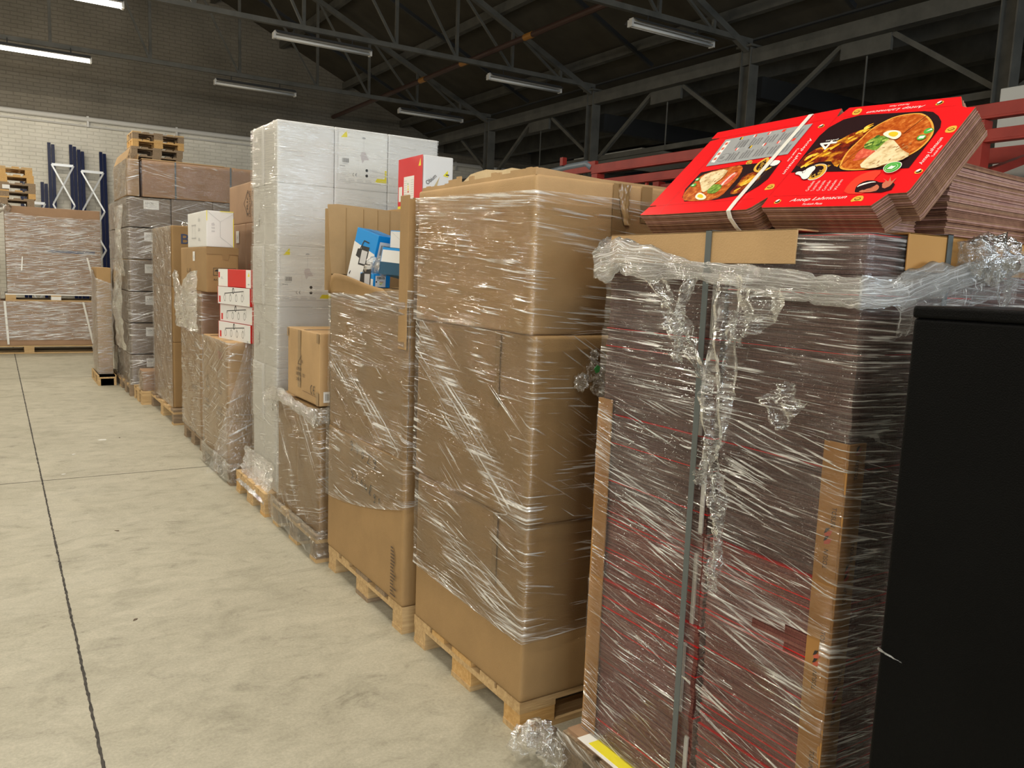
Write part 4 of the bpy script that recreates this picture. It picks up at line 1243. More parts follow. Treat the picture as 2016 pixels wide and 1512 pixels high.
cone = loose_sheet('film_veil', lambda u, v: (1.46 + (u - 0.62) * (0.04 + 0.36 * v ** 1.2) - 0.05 * v, 5.66 - 0.02 - 0.05 * math.sin(u * PI) * v, 1.0 - 0.90 * v), 26, 40, FILM_LOOSE, None, amp=0.016, seed=13, dense=lambda u, v: 0.25 * (1 - v) + 0.10, label='shiny cone of crumpled film hanging beside the white tower', cat='film')
def red_box(label, k, flip):
    z = 0.985 + k * 0.125
    L, D_, H = 0.56, 0.30, 0.122
    o = empty('lamp_box', (1.455, 5.60, z), math.radians(9), label, 'box', 'red and white lamp boxes')
    jx = (0.0, 0.012, -0.004, 0.004)[k]
    b = MB(); b.box((jx, 0, 0), (D_ + jx, L, H), RED_BOARD)
    bevel_mod(b.build('box_body', o), 0.002)
    a = Art((jx, L, 0), (0, -1, 0), (0, 0, 1), (-1, 0, 0), 0.0008)
    if flip:
        a.rect(0, 0, 0.17, H, PAPER).rect(0.03, 0.01, 0.11, H - 0.01, PAPER).rect(L - 0.08, 0, L, H, PAPER).poly([(L - 0.05, H - .045), (L - 0.02, H - .045), (L - 0.03, H - .015)], YELLOW).rect(0.004, 0.06, 0.03, 0.10, RED_BOARD)
        a.rect(0.05, 0.06, 0.075, 0.066, INK_GREY).rect(0.05, 0.05, 0.09, 0.056, INK_PALE).rect(L - .05, .02, L - .02, .028, INK_GREY)
    else:
        a.rect(0.012, 0, L, H, WHITE_BOARD).rect(0.03, 0.01, 0.06, 0.055, RED_BOARD)
        a.line([(0.13, 0.075), (0.46, 0.10)], 0.006, INK).line([(0.46, 0.10), (0.47, 0.045)], 0.002, INK)
        a.ell(0.285, 0.098, 0.016, 0.022, INK).ell(0.287, 0.098, 0.007, 0.012, WHITE_BOARD)
        for j in range(4):
            cx = 0.135 + j * 0.10
            a.ring(cx, 0.045 + j * .002, 0.016, 0.024, 0.0035, INK, 14).line([(cx, 0.075 + j * .006), (cx, 0.06)], 0.002, INK)
        a.poly([(L - .02, .01), (L - .01, .01), (L - .012, .02)], YELLOW)
    a.build('printed_front', o)
    return o
for k, lab in enumerate(('red and white lamp box at the bottom of the stack of four', 'red and white lamp box second from the bottom of four', 'red and white lamp box just under the all-red one', 'red-faced lamp box topping the stack of four')):
    red_box(lab, k, k == 3)

# ================================================================== SIXTH: C4 with the white carton on top, brown cartons behind
pallet('dark wooden pallet under the wrapped cartons topped by a white box', 1.37, 2.57, 6.76, 7.52, 0, 0.13, (WOOD_B,), seed=21)
W4 = Wrap(1.36, 6.74, lo=lambda s: 0.06, hi=lambda s: 1.28 + 0.10 * max(0, -s - 0.5), ka=-0.06, kb=0.2, fan=0.1, seed=11, ds=0.04, dz=0.03, amp=0.005, mat=FILM_MID)
lv = [0.13, 0.58, 0.955, 1.30]
for k in range(3):
    o = carton(('wrapped brown carton at the base of the stack topped by a white box', 'wrapped brown carton with printed lines in the middle of the stack below the white box', 'wrapped brown carton third up below the white box')[k], 1.365, 1.62, 6.74, 7.51, lv[k], lv[k + 1], (K_PALE, K_PALE, K_PINK)[k], W4, 'xy', 'cartons below the white box', tape=False)
    if k == 0:
        a = art_on(o, '-X', 0.0055); a.text('LUPO 402', 0.4, 0.36, 0.03, INK_BROWN, 0, .2).rect(0.5, 0.02, 0.503, 0.33, INK_BROWN); a.build('printed_marks', o)
loose_sheet('film_bag', lambda u, v: (1.335 - 0.05 * math.sin(u * PI) * (0.4 + v) - 0.02 * math.sin(u * 9), 6.72 + 0.83 * u, 0.98 + (0.30 + 0.18 * abs(math.cos(u * 4.2))) * v), 26, 14, FILM_LOOSE, None, amp=0.02, seed=27, dense=lambda u, v: 0.10 * v + 0.04, label='shiny crumpled bag of film gathered below the symbol carton', cat='film')
c4t = carton('brown carton with umbrella and arrow symbols directly under the white box', 1.36, 1.60, 6.50, 7.50, 1.30, 1.645, K, None, '', 'cartons below the white box')
ddx, ddy, ddz = c4t['dims']
a = art_on(c4t, '-X', 0.0048)
a.rect(0.52, 0.235, 0.60, 0.31, PAPER).text('A3', 0.535, 0.25, 0.03, INK_GREY).text('L-X', 0.28, 0.14, 0.035, INK_BROWN, 0, 0.16).text('4001', 0.28, 0.09, 0.03, INK_BROWN, 0, 0.16).text('SPOT 2', 0.28, 0.05, 0.03, INK_BROWN, 0, 0.2)
a.build('printed_marks', c4t)
a = art_on(c4t, '-Y', 0.0048)
for k in range(3): a.line([(0.05 + k * .055, 0.13), (0.105 + k * .055, 0.13), (0.105 + k * .055, 0.185), (0.05 + k * .055, 0.185), (0.05 + k * .055, 0.13)], 0.003, INK)
a.poly([(.057, .160), (.067, .172), (.0775, .176), (.088, .172), (.098, .160)], INK).rect(.076, .138, .079, .162, INK)
for k in range(2): a.rect(.120 + k * .018, .14, .125 + k * .018, .166, INK).poly([(.114 + k * .018, .164), (.131 + k * .018, .164), (.1225 + k * .018, .179)], INK)
a.poly([(.168, .177), (.206, .177), (.199, .157), (.187, .152), (.175, .157)], INK).rect(.185, .140, .189, .155, INK).rect(.176, .136, .198, .140, INK)
a.rect(.0, ddz - 0.055, ddx, ddz - 0.003, TAPE).poly([(.11, ddz - .05), (.17, ddz - .05), (.16, ddz - .10), (.12, ddz - .095)], TAPE).text('Art. No. 1032', .05, .09, .016, INK, 0, .11)
a.build('handling_symbols', c4t)
wb = carton('white carton with yellow edges and folded end standing on the symbol carton', 1.362, 1.565, 6.50, 7.20, 1.645, 1.915, WHITE_BOARD, None, '', name='retail_carton', tape=False, r=0.003)
ddx, ddy, ddz = wb['dims']
a = art_on(wb, '-Y', 0.0045)
a.line([(0.0, ddz), (ddx * .5, ddz * .70), (ddx * .5, ddz * .28), (ddx, 0.0)], 0.0022, INK_GREY).line([(ddx * .5, ddz * .70), (ddx, ddz * .95)], 0.0018, INK_PALE)
a.line([(ddx * .22, ddz * .66), (ddx * .24, ddz * .62)], 0.02, INK_PALE)
for k in range(3): a.rect(ddx * .18, ddz * (.60 - k * .09), ddx * .30, ddz * (.63 - k * .09), INK_PALE)
a.rect(0.0, ddz * .72, .005, ddz, YELLOW).rect(ddx - .005, 0, ddx, ddz * .8, YELLOW).rect(ddx * .5, ddz - .005, ddx, ddz, YELLOW)
a.build('folded_end', wb)
a = art_on(wb, '-X', 0.0045)
for s in (0, 1): a.line([(.17, .07 + s * .10), (.34, .07 + s * .10)], .006, INK_GREY)
a.line([(.20, .06), (.20, .18)], .004, INK_GREY).line([(.31, .06), (.31, .18)], .004, INK_GREY)
for k in range(3): a.text('abc', .42, .045 + k * .075, .03, INK_GREY, 0, .07)
a.build('printed_side', wb)
carton('brown carton hidden behind the stack carrying the two tall cartons', 1.76, 2.30, 6.50, 7.45, 0.13, 1.0, K, None)
for k, (ya, yb) in enumerate(((6.50, 6.875), (6.885, 7.30))):
    o = carton(('tall plain carton with a red mark squeezed beside the white tower', 'tall plain carton with a small white label beside the white box')[k], 1.75, 2.25, ya, yb, 1.0, 1.855, K_PINK, None, '', 'tall cartons behind', tape=False)
    a = art_on(o, '-X', 0.0048)
    if k: a.rect(0.12, .70, .22, .80, PAPER).text('B4', .14, .73, .035, INK_GREY)
    else: a.line([(.09, .42), (.22, .42), (.22, .52), (.09, .52), (.09, .42)], .004, INK_RED).text('1x', .12, .45, .04, INK_RED)
    a.build('printed_marks', o)
tb = carton('brown carton with sideways printing lying on the two tall cartons', 1.75, 2.25, 6.46, 7.42, 1.855, 2.18, K_PINK, None, '', 'tall cartons behind', tape=True)
a = art_on(tb, '-X', 0.0048)
a.line([(.50, .16), (.62, .26), (.74, .16), (.62, .06), (.50, .16)], .006, INK_BROWN)
for k, t_ in enumerate(('TRIO', 'LEUCHTEN', 'ART NR 1774', 'CTN 12')): a.text(t_, .63 + k * .075, .05, .045, INK_BROWN, PI / 2, .20)
a.build('printed_marks', tb)

# ================================================================== SEVENTH: brown column, EIGHTH: big wrapped load
pallet('wooden pallet in shadow under the tall narrow column of brown cartons', 1.37, 2.57, 8.02, 9.30, 0, 0.144, (WOOD_A, WOOD_B), seed=25, longx=True)
W2 = Wrap(1.40, 8.15, lo=lambda s: 0.15 if s < 0 else 0.9, hi=lambda s: 1.86, ka=0.0, kb=0.5, fan=0.1, seed=14, ds=0.06, dz=0.05, mat=FILM_SOFT)
for k, (za, zb) in enumerate(((0.146, 0.77), (0.77, 1.295), (1.295, 1.86))):
    o = carton(('bottom carton of the tall narrow brown column', 'middle carton of the tall narrow brown column', 'top carton of the tall narrow brown column with dark blue letters')[k], 1.40, 2.0, 8.15, 9.25, za, zb, K, W2, 'x', 'tall narrow brown column', tape=False, r=0.01)
    if k == 2:
        a = art_on(o, '-Y', 0.0055)
        a.text('BB', 0.08, 0.40, 0.09, INK_BLUE, 0, 0.16).text('OX', 0.27, 0.40, 0.09, INK_BLUE, 0, 0.16)
        a.build('printed_letters', o)
clump('film_knot', (1.66, 8.4, 1.885), [((0, 0, 0), 0.05), ((0.07, 0.05, -0.005), 0.04), ((-0.09, 0.02, -0.01), 0.035)], FILM_LOOSE, 'tuft of film on top of the tall narrow brown column', 'film knot', seed=5)
for k, (ya, yb) in enumerate(((9.98, 10.78), (10.82, 11.62))):
    pallet(('dark wooden pallet under the near half of the big labelled load', 'dark wooden pallet under the far half of the big labelled load')[k], 1.25, 2.75, ya, yb, 0, 0.125, (WOOD_B, WOOD_A), seed=31 + k, group='pallets under the big load')
W1 = Wrap(1.27, 10.0, lo=lambda s: 0.13, hi=lambda s: 2.66, ka=0.05, kb=-0.3, fan=0.1, d0=0.10, seed=17, ds=0.08, dz=0.05, amp=0.012, mat=FILM_SOFT, off=0.018)
zr = [0.127, 0.48, 0.835, 1.19, 1.545, 1.90, 2.235]
for r in range(6):
    for k, (ya, yb) in enumerate(((10.0, 10.55), (10.55, 11.10), (11.10, 11.65))):
        lab = 'grey-brown carton in the big labelled load, %s row, %s' % (rown[r], ('at the near corner', 'middle of its aisle side', 'far end of its aisle side')[k])
        o = carton(lab, 1.27, 1.72, ya, yb, zr[r], zr[r + 1] - 0.010, K_GREY, W1, 'xy' if k == 0 else 'x', 'cartons of the big labelled load', tape=False, r=0.015, gap=0.005)
        if k == 0:
            a = art_on(o, '-Y', 0.0055)
            a.rect(0.155, 0.20, 0.315, 0.30, PAPER).text('LDCN', 0.175, 0.255, 0.022, INK, 0, .08).rect(.175, .225, .29, .231, INK_PALE).rect(.175, .24, .27, .246, INK_PALE)
            a.build('shipping_label', o)
    for k, (xa, xb) in enumerate(((1.72, 2.17), (2.17, 2.62))):
        o = carton('grey-brown carton in the big labelled load, %s row, %s' % (rown[r], ('second column from the aisle', 'third column from the aisle')[k]), xa, xb, 10.0, 10.55, zr[r], zr[r + 1] - 0.004, K_GREY, W1 if r > 3 else None, 'y', 'cartons of the big labelled load', tape=False)
cap = carton('long pink-brown carton strapped across the top of the big labelled load', 1.42, 2.80, 9.985, 10.80, 2.235, 2.64, K_PINK, None, '', 'tops of the big load', tape=False)
ddx, ddy, ddz = cap['dims']
b = MB()
b.box((-ddx / 2 - 0.005, -ddy / 2 - 0.006, ddz), (ddx / 2 - 0.5, ddy / 2 - 0.3, ddz + 0.008), K_PALE); b.box((-0.1, -ddy / 2 + 0.1, ddz + 0.008), (ddx / 2 - 0.35, ddy / 2 - 0.1, ddz + 0.016), K_PALE)
b.build('top_board', cap)
a = art_on(cap, '-Y', 0.007)
a.rect(.335, 0, .352, ddz, STRAP_GREY).build('strap', cap)
a = art_on(cap, '-Y', 0.007)
a.rect(.94, 0, .958, ddz, STRAP_GREY).build('strap', cap)
film_on(cap, Wrap(1.27, 9.98, ka=0, kb=.2, seed=19, ds=.08, dz=.05, amp=.006, mat=FILM_FAINT), 1.40, 2.80, 9.985, 10.8, 2.25, 2.62, 'y')
def flapbox():
    o = empty('open_carton', (1.33, 10.6, 2.235), 0, 'upended carton with an open flap at the aisle corner of the big load', 'carton', 'tops of the big load')
    b = MB(); b.box((-0.06, -0.60, 0), (0.06, 0.6, 0.40), K); bevel_mod(b.build('carton_body', o), 0.004)
    b = MB(); b.bar((-0.06, -0.02, 0.40), (-0.02, -0.02, 0.52), 1.1, 0.006, K_PALE, up=Vector((1, 0, 0))); b.build('open_flap', o)
    b = MB(); b.bar((0.055, -0.02, 0.40), (0.062, -0.02, 0.46), 1.1, 0.006, K, up=Vector((1, 0, 0))); b.build('open_flap', o)
    film_on(o, Wrap(1.27, 9.99, ka=.1, kb=-.3, seed=23, ds=.08, dz=.05, amp=.008, mat=FILM_SOFT), 1.27, 1.39, 10.0, 11.2, 2.24, 2.63, 'xy')
flapbox()
pk = carton('small pinkish carton bagged in film in the gap before the tall brown column', 1.30, 1.58, 9.35, 9.62, 0.146, 0.36, K_PINK, Wrap(1.30, 9.35, seed=24, amp=.008, ds=.05, dz=.04, mat=FILM_SOFT), 'xy', tape=False)
pallet('small worn pallet end under the pinkish bagged carton', 1.28, 2.0, 9.32, 9.90, 0, 0.144, (WOOD_A,), seed=41)
# loose film hanging off the aisle side of the big load
for k, (ya, yb, za, zb, sx) in enumerate(((10.1, 10.9, 1.35, 2.15, 0.05), (10.15, 11.2, 0.5, 1.5, 0.07))):
    loose_sheet('film_veil', lambda u, v: (1.235 - sx * math.sin(v * PI) * (0.5 + 0.5 * math.sin(u * 5)), ya + (yb - ya) * u, za + (zb - za) * v), 18, 18, FILM_LOOSE, None, amp=0.03, seed=20 + k, dense=lambda u, v: 0.16, label=('billowing film hanging off the upper aisle side of the big load', 'billowing film hanging off the lower aisle side of the big load')[k], cat='film', group='loose film on the big load')
pallet('low pallet end under the upright film-wrapped roll carton', 1.02, 1.22, 10.95, 11.75, 0, 0.125, (WOOD_A,), seed=44, longx=False)
roll = carton('slim upright carton half bagged in white film in front of the big load', 1.04, 1.20, 11.05, 11.65, 0.127, 1.43, K, Wrap(1.04, 11.05, lo=lambda s: 0.13, hi=lambda s: 1.30 - 0.1 * math.sin(s * 4), seed=26, amp=.012, ds=.06, dz=.05, mat=FILM_ROPE), 'xy', tape=False)
carton('plain brown carton standing farther back beside the wrapped bundles', 1.70, 2.10, 14.3, 14.8, 0.0, 1.72, K, None, '')

# ================================================================== BUNDLES BEFORE THE BACK WALL
pallet('long low pallet under the long wrapped bundle by the back wall', -0.70, 1.55, 15.0, 15.85, 0, 0.13, (WOOD_A,), seed=50)
WA = Wrap(1.54, 15.0, lo=lambda s: 0.19, hi=lambda s: 0.84, ka=0.05, kb=-0.18, fan=0.0, seed=30, ds=.06, dz=.035, amp=.006, mat=FILM_SOFT, off=.016)
lb = carton('long film-wrapped brown bundle with two white straps by the back wall', -0.70, 1.54, 15.0, 15.85, 0.132, 0.835, K_PINK, None, '', 'wrapped bundles by the back wall', tape=False)
def bundle_film(o, x0, x1, y0, z0, z1, Wd, lo, hi):
    W_ = Wrap(x0, y0, lo=lo, hi=hi, ka=Wd[0], kb=Wd[1], seed=Wd[2], ds=.05, dz=.03, amp=.007, off=.016, bands=Wd[3], d0=0.55)  # density whitens the film and stands in for big lamp reflections
    film_on(o, W_, x0, x1, y0, y0 + .8, z0, z1, 'y', FILM_SOFT)
bundle_film(lb, -0.70, 1.54, 15.0, .132, .835, (.03, -.15, 31, (((.9, .80), (2.2, .80), .05, .7), ((.3, .6), (1.5, .25), .10, .5), ((.7, .45), (1.5, .5), .12, .5), ((.9, .3), (1.6, .28), .06, .5))), lambda s: .22, lambda s: .84)
a = art_on(lb, '-Y', 0.020)
a.poly([(.83, .02), (.86, .02), (.83, .70), (.80, .70)], STRAP_WHITE).build('strap', lb)
a = art_on(lb, '-Y', 0.020)
a.poly([(2.02, .02), (2.05, .02), (1.92, .70), (1.89, .70)], STRAP_WHITE)
a.build('strap', lb)
pallet('pallet with white film-wrapped blocks between the two bundles by the back wall', 0.13, 1.52, 15.02, 15.82, 0.836, 0.115, (WOOD_A, PAPER), seed=52)
ub = carton('tall brown bundle wrapped in film standing on the long bundle by the back wall', 0.16, 1.49, 15.03, 15.80, 0.953, 2.31, K_PINK, None, '', 'wrapped bundles by the back wall', tape=False)
bundle_film(ub, 0.16, 1.49, 15.03, .953, 2.31, (.02, -.22, 33, (((0, 1.72), (1.1, 1.60), .10, .75), ((0, 1.62), (.6, 1.5), .10, .6), ((.3, 2.12), (1.3, 2.08), .07, .7), ((0, 1.04), (1, 1.02), .09, .65), ((0, 1.25), (.5, 1.2), .12, .5), ((.0, 1.95), (.5, 1.9), .1, .4))), lambda s: .96, lambda s: 2.17 + .12 * max(0, .4 - s))
a = art_on(ub, '-Y', 0.0055)
a.rect(.55, .655, 1.24, .70, INK_BLUE)  # dark blue strip painted for the shade in the gap between cartons
a.build('painted_gap_shade', ub, label='gap shade painted as a dark blue band')
a = art_on(ub, '-Y', 0.022)
a.poly([(1.23, .03), (1.255, .03), (1.135, .60), (1.11, .60)], STRAP_WHITE).build('strap', ub)
a = art_on(ub, '-Y', 0.022)
a.poly([(.19, .36), (.21, .36), (.225, .58), (.21, .58)], STRAP_WHITE)
a.build('strap', ub)
clump('film_knot', (0.06, 15.0, 2.27), [((0.05, 0, 0), 0.07), ((0.14, 0, 0.0), 0.06), ((-0.04, 0.0, 0.03), 0.05)], FILM_LOOSE, 'flap of loose film at the top corner of the tall bundle by the back wall', 'film knot', seed=6)
def pallet_pile(labels, x0, x1, y0, y1, z0, h, mats, group, seed, longx=True):
    for k, lab in enumerate(labels):
        j = 0.02 * math.sin(k * 5.1 + seed)
        pallet(lab, x0 + j, x1 + j, y0, y1, z0 + k * h, h, mats[k % len(mats)], group, longx, seed + k)
pn = ['bottom', 'second', 'third', 'fourth', 'top']
pallet_pile(['empty wooden pallet on the tall wrapped bundle, %s of the pile of five' % n for n in pn], -0.28, 0.58, 15.1, 15.8, 2.312, 0.120, [(WOOD_B,), (WOOD_C, WOOD_B), (WOOD_B,), (WOOD_C,), (WOOD_C, WOOD_A)], 'empty pallets on the tall bundle', 60, longx=False)
a = Art((-0.28, 15.085, 2.312), (1, 0, 0), (0, 0, 1), (0, -1, 0))
a.rect(.43, .255, .53, .315, PAPER); a.build('paper_tag', None, label='white paper tag on the pile of five pallets', cat='tag')
# pallets at the very edge of the frame, beside the tall bundle
pallet_pile(['empty wooden pallet at the picture edge beside the tall bundle, number %s from the bottom' % n for n in ('one', 'two', 'three', 'four', 'five', 'six', 'seven', 'eight')], -1.1, 0.05, 15.1, 15.8, 0.84, 0.125, [(WOOD_B,), (WOOD_A, WOOD_B)], 'empty pallets beside the tall bundle', 70)
carton('tall wrapped load hidden behind the big load carrying dark pallets', 2.05, 2.95, 15.7, 16.5, 0.0, 3.25, K_GREY, None, '')
pallet_pile(['dark empty pallet high behind the big load, lowest of four', 'dark empty pallet high behind the big load, second of four', 'orange-wood empty pallet high behind the big load, third of four', 'worn empty pallet topping the high pile behind the big load'], 2.08, 2.92, 15.75, 16.45, 3.25, 0.128, [(WOOD_B,), (WOOD_B,), (WOOD_C,), (WOOD_B, WOOD_A)], 'high pile of empty pallets', 80, longx=False)
# rack uprights leaning on the wall
def upright(label, x0, x1, top, lean=0.35, small=False):
    o = empty('rack_upright', (x0, Y_WALL - 0.55, 0), 0, label, 'rack upright', 'dark blue rack uprights')
    y = lambda z: lean * z / top
    for xx in (0, x1 - x0):
        for d in (-0.033, 0.033):
            b = MB(); b.bar((xx + d, y(0), 0.0), (xx + d, y(top), top - (0.03 if d > 0 else 0)), 0.058, 0.07, BLUE_STEEL); b.build('post', o)
    zs = [top - 0.42 - 0.78 * k for k in range(4)]
    b = MB(); b.bar((0, y(zs[0]) - 0.02, zs[0]), (x1 - x0, y(zs[0]) - 0.02, zs[0]), 0.05, 0.05, GALV); b.build('horizontal_brace', o)
    for k in range(3):
        mid = (zs[k] + zs[k + 1]) / 2 - 0.0
        for (p, q) in (((0, zs[k]), (x1 - x0, zs[k + 1])), ((x1 - x0, zs[k]), (0, zs[k + 1]))):
            b = MB(); b.bar((p[0], y(p[1]) - 0.03, p[1]), (q[0], y(q[1]) - 0.03, q[1]), 0.045, 0.03, GALV); b.build('diagonal_brace', o)
    return o
upright('dark blue rack upright with white bracing leaning on the wall beside the pallet pile', 1.04, 1.42, 3.80)
upright('dark blue rack upright with white bracing leaning nearest the big load', 1.56, 1.96, 3.72)
upright('short dark blue rack upright mostly hidden by the pallet pile', 0.55, 0.90, 3.02)

# ================================================================== NEAREST PALLET: bundles of flat pizza cartons
PX0, PX1, PY0, PY1 = 1.46, 2.66, 1.00, 1.80
pal = pallet('film-bagged wooden pallet under the stacked flat pizza cartons', 1.40, 2.70, 0.97, 1.83, 0, 0.15, (WOOD_A, WOOD_B), seed=90)
b = MB(); b.box((1.41, 0.98, 0.15), (2.69, 1.82, 0.162), K_PINK)
base = b.build('base_board', label='thin cardboard base sheet under the stacked pizza cartons', cat='board')
def edges_mat(name, cols, scale):
    """edges of many stacked corrugated sheets: fine level stripes, each sheet its own tone"""
    m, nt, out = newmat(name)
    tc = nd(nt, 'ShaderNodeTexCoord')
    mp = nd(nt, 'ShaderNodeMapping'); mp.inputs['Scale'].default_value = (1.5, 1.5, scale)
    lk(nt, tc.outputs['Object'], mp.inputs[0])
    n = nd(nt, 'ShaderNodeTexNoise', i_Scale=1.0, i_Detail=2.0, i_Roughness=0.7)
    lk(nt, mp.outputs[0], n.inputs['Vector'])
    cr = nd(nt, 'ShaderNodeValToRGB')
    e = cr.color_ramp.elements
    e[0].position = 0.30; e[0].color = c4(cols[0]); e[1].position = 0.72; e[1].color = c4(cols[-1])
    for k, c in enumerate(cols[1:-1]):
        x = e.new(0.30 + 0.42 * (k + 1) / (len(cols) - 1)); x.color = c4(c)
    lk(nt, n.outputs[0], cr.inputs[0])
    mp2 = nd(nt, 'ShaderNodeMapping'); mp2.inputs['Scale'].default_value = (260, 260, 40)
    lk(nt, tc.outputs['Object'], mp2.inputs[0])
    n2 = nd(nt, 'ShaderNodeTexNoise', i_Scale=1.0, i_Detail=2.0)
    lk(nt, mp2.outputs[0], n2.inputs['Vector'])
    mx = nd(nt, 'ShaderNodeMix', data_type='RGBA', blend_type='OVERLAY'); mx.inputs[0].default_value = 0.35
    lk(nt, cr.outputs[0], mx.inputs[6]); lk(nt, n2.outputs[0], mx.inputs[7])
    p = nd(nt, 'ShaderNodeBsdfPrincipled'); p.inputs['Roughness'].default_value = 0.8
    lk(nt, mx.outputs[2], p.inputs['Base Color'])
    ad = nd(nt, 'ShaderNodeMath', operation='ADD'); lk(nt, n.outputs[0], ad.inputs[0]); lk(nt, n2.outputs[0], ad.inputs[1])
    bp = nd(nt, 'ShaderNodeBump', i_Strength=0.7, i_Distance=0.004)
    lk(nt, ad.outputs[0], bp.inputs['Height']); lk(nt, bp.outputs[0], p.inputs['Normal'])
    lk(nt, p.outputs[0], out.inputs[0])
    return m
EDGE_UP = edges_mat('stacked sheet edges, brown', ((0.060, 0.026, 0.024), (0.125, 0.060, 0.050), (0.19, 0.105, 0.085)), 300)
EDGE_LOW = edges_mat('stacked sheet edges, reddish', ((0.12, 0.028, 0.026), (0.22, 0.075, 0.060), (0.30, 0.135, 0.105)), 300)
EDGE_RAW = edges_mat('stacked sheet edges, raw', ((0.10, 0.045, 0.028), (0.20, 0.10, 0.06), (0.30, 0.17, 0.10)), 400)
def HOLE_HI(s): return 0.735 + 0.055 * (s + 0.2) / 0.2 + 0.006 * math.sin(s * 60)
def HOLE_LO(s): return 0.735 - 0.035 * (s + 0.2) / 0.2 + 0.006 * math.sin(s * 47 + 1)
PZW = Wrap(PX0, PY0, lo=lambda s: 0.165, hi=lambda s: 1.625, ka=lambda z: 0.0 if z > 1.2 else 0.06, kb=lambda z: 0.05 if z > 1.2 else 0.26, fan=0.05, off=0.014, seed=40, ds=0.018, dz=0.02, amp=0.005, mat=FILM_PZ, edge=0.12, d0=0.03, d1=0.2,  # d1: extra milkiness painted in for light missing at the cabinet end
           bands=(((-0.82, 1.04), (-0.05, 0.62), 0.05, 0.35), ((-0.8, 1.14), (-0.3, 0.83), 0.03, 0.35), ((-0.2, 0.78), (0, 0.74), 0.06, 0.6), ((-0.45, 0.86), (-0.05, 0.74), 0.05, 0.45), ((-0.8, 1.28), (0, 1.10), 0.03, 0.25), ((-0.6, 1.45), (-0.32, 1.20), 0.035, 0.4)),
           hole=lambda s, z: -0.20 < s < -0.012 and HOLE_LO(s) < z < HOLE_HI(s))
H6 = (1.615 - 0.164) / 6
rowp = ['bottom', 'second', 'third', 'fourth', 'fifth', 'top']
ysplit = (1.00, 1.355, 1.80)
def bundle(label, x0, x1, y0, y1, z0, z1, edge, faces, seed, strap=False):
    """a strapped bundle of flat cartons: a pile of thin slabs, each a hair out of line"""
    rr = random.Random(seed)
    cx, cy = (x0 + x1) / 2, (y0 + y1) / 2
    b = MB()
    n = 24
    hz = z1 - z0 - 0.002
    low = edge is EDGE_LOW
    for k in range(n):
        j = [rr.uniform(0.001, 0.006) for _ in range(4)]
        top = k == n - 1
        if top: j = [0.001] * 4
        za, zb = hz * k / n, hz * (k + 1) / n - 0.0011
        b.box((x0 - cx + j[0], y0 - cy + j[1], za), (x1 - cx - j[2], y1 - cy - j[3], zb), edge)
        if top or rr.random() < (0.22 if low else 0.05):
            b.box((x0 - cx + 0.0012, y0 - cy + 0.0012, zb - 0.0006), (x1 - cx - 0.002, y1 - cy - 0.002, zb + 0.0013), RED_GLOSS)
    o = b.build('carton_bundle', None, label=label, cat='carton bundle', group='bundles of flat pizza cartons')
    o.location = (cx, cy, z0)
    o['dims'] = (x1 - x0, y1 - y0, hz)
    if strap and 'x' in faces:
        s = MB()
        ys = strap
        s.box((x0 - cx - 0.003, ys - cy - 0.006, 0.0), (x0 - cx + 0.0015, ys - cy + 0.006, hz * 0.75), STRAP_WHITE)
        s.box((x0 - cx - 0.002, ys - cy - 0.006, hz * 0.75), (x0 - cx + 0.02, ys - cy + 0.006, hz * 0.77), STRAP_WHITE)
        s.build('strap', o, label='white strap')
    film_on(o, PZW, x0, x1, y0, y1, z0, z1, faces)
    return o
xs = (PX0, 1.86, 2.26, PX1)
for r in range(6):
    z0, z1 = 0.164 + r * H6, 0.164 + (r + 1) * H6
    ed = EDGE_LOW if r < 3 else EDGE_UP
    dxr = 0.004 * math.sin(r * 2.3)
    bundle('wrapped bundle of flat cartons, %s layer, aisle corner by the black cabinet' % rowp[r], xs[0] + dxr, xs[1], ysplit[0], ysplit[1], z0, z1, ed, 'xy', 100 + r, None)
    bundle('wrapped bundle of flat cartons, %s layer, next to the big brown stack' % rowp[r], xs[0] - dxr, xs[1], ysplit[1] + 0.012, ysplit[2], z0, z1, ed, 'x', 120 + r, 1.385 + 0.014 * ((r * 2) % 3))
    for c in (1, 2):
        bundle('wrapped bundle of flat cartons, %s layer, %s, on the nearest pallet' % (rowp[r], ('second in from the aisle', 'farthest from the aisle')[c - 1]), xs[c], xs[c + 1], ysplit[0], ysplit[2], z0, z1, ed, 'y', 140 + r * 2 + c, None)
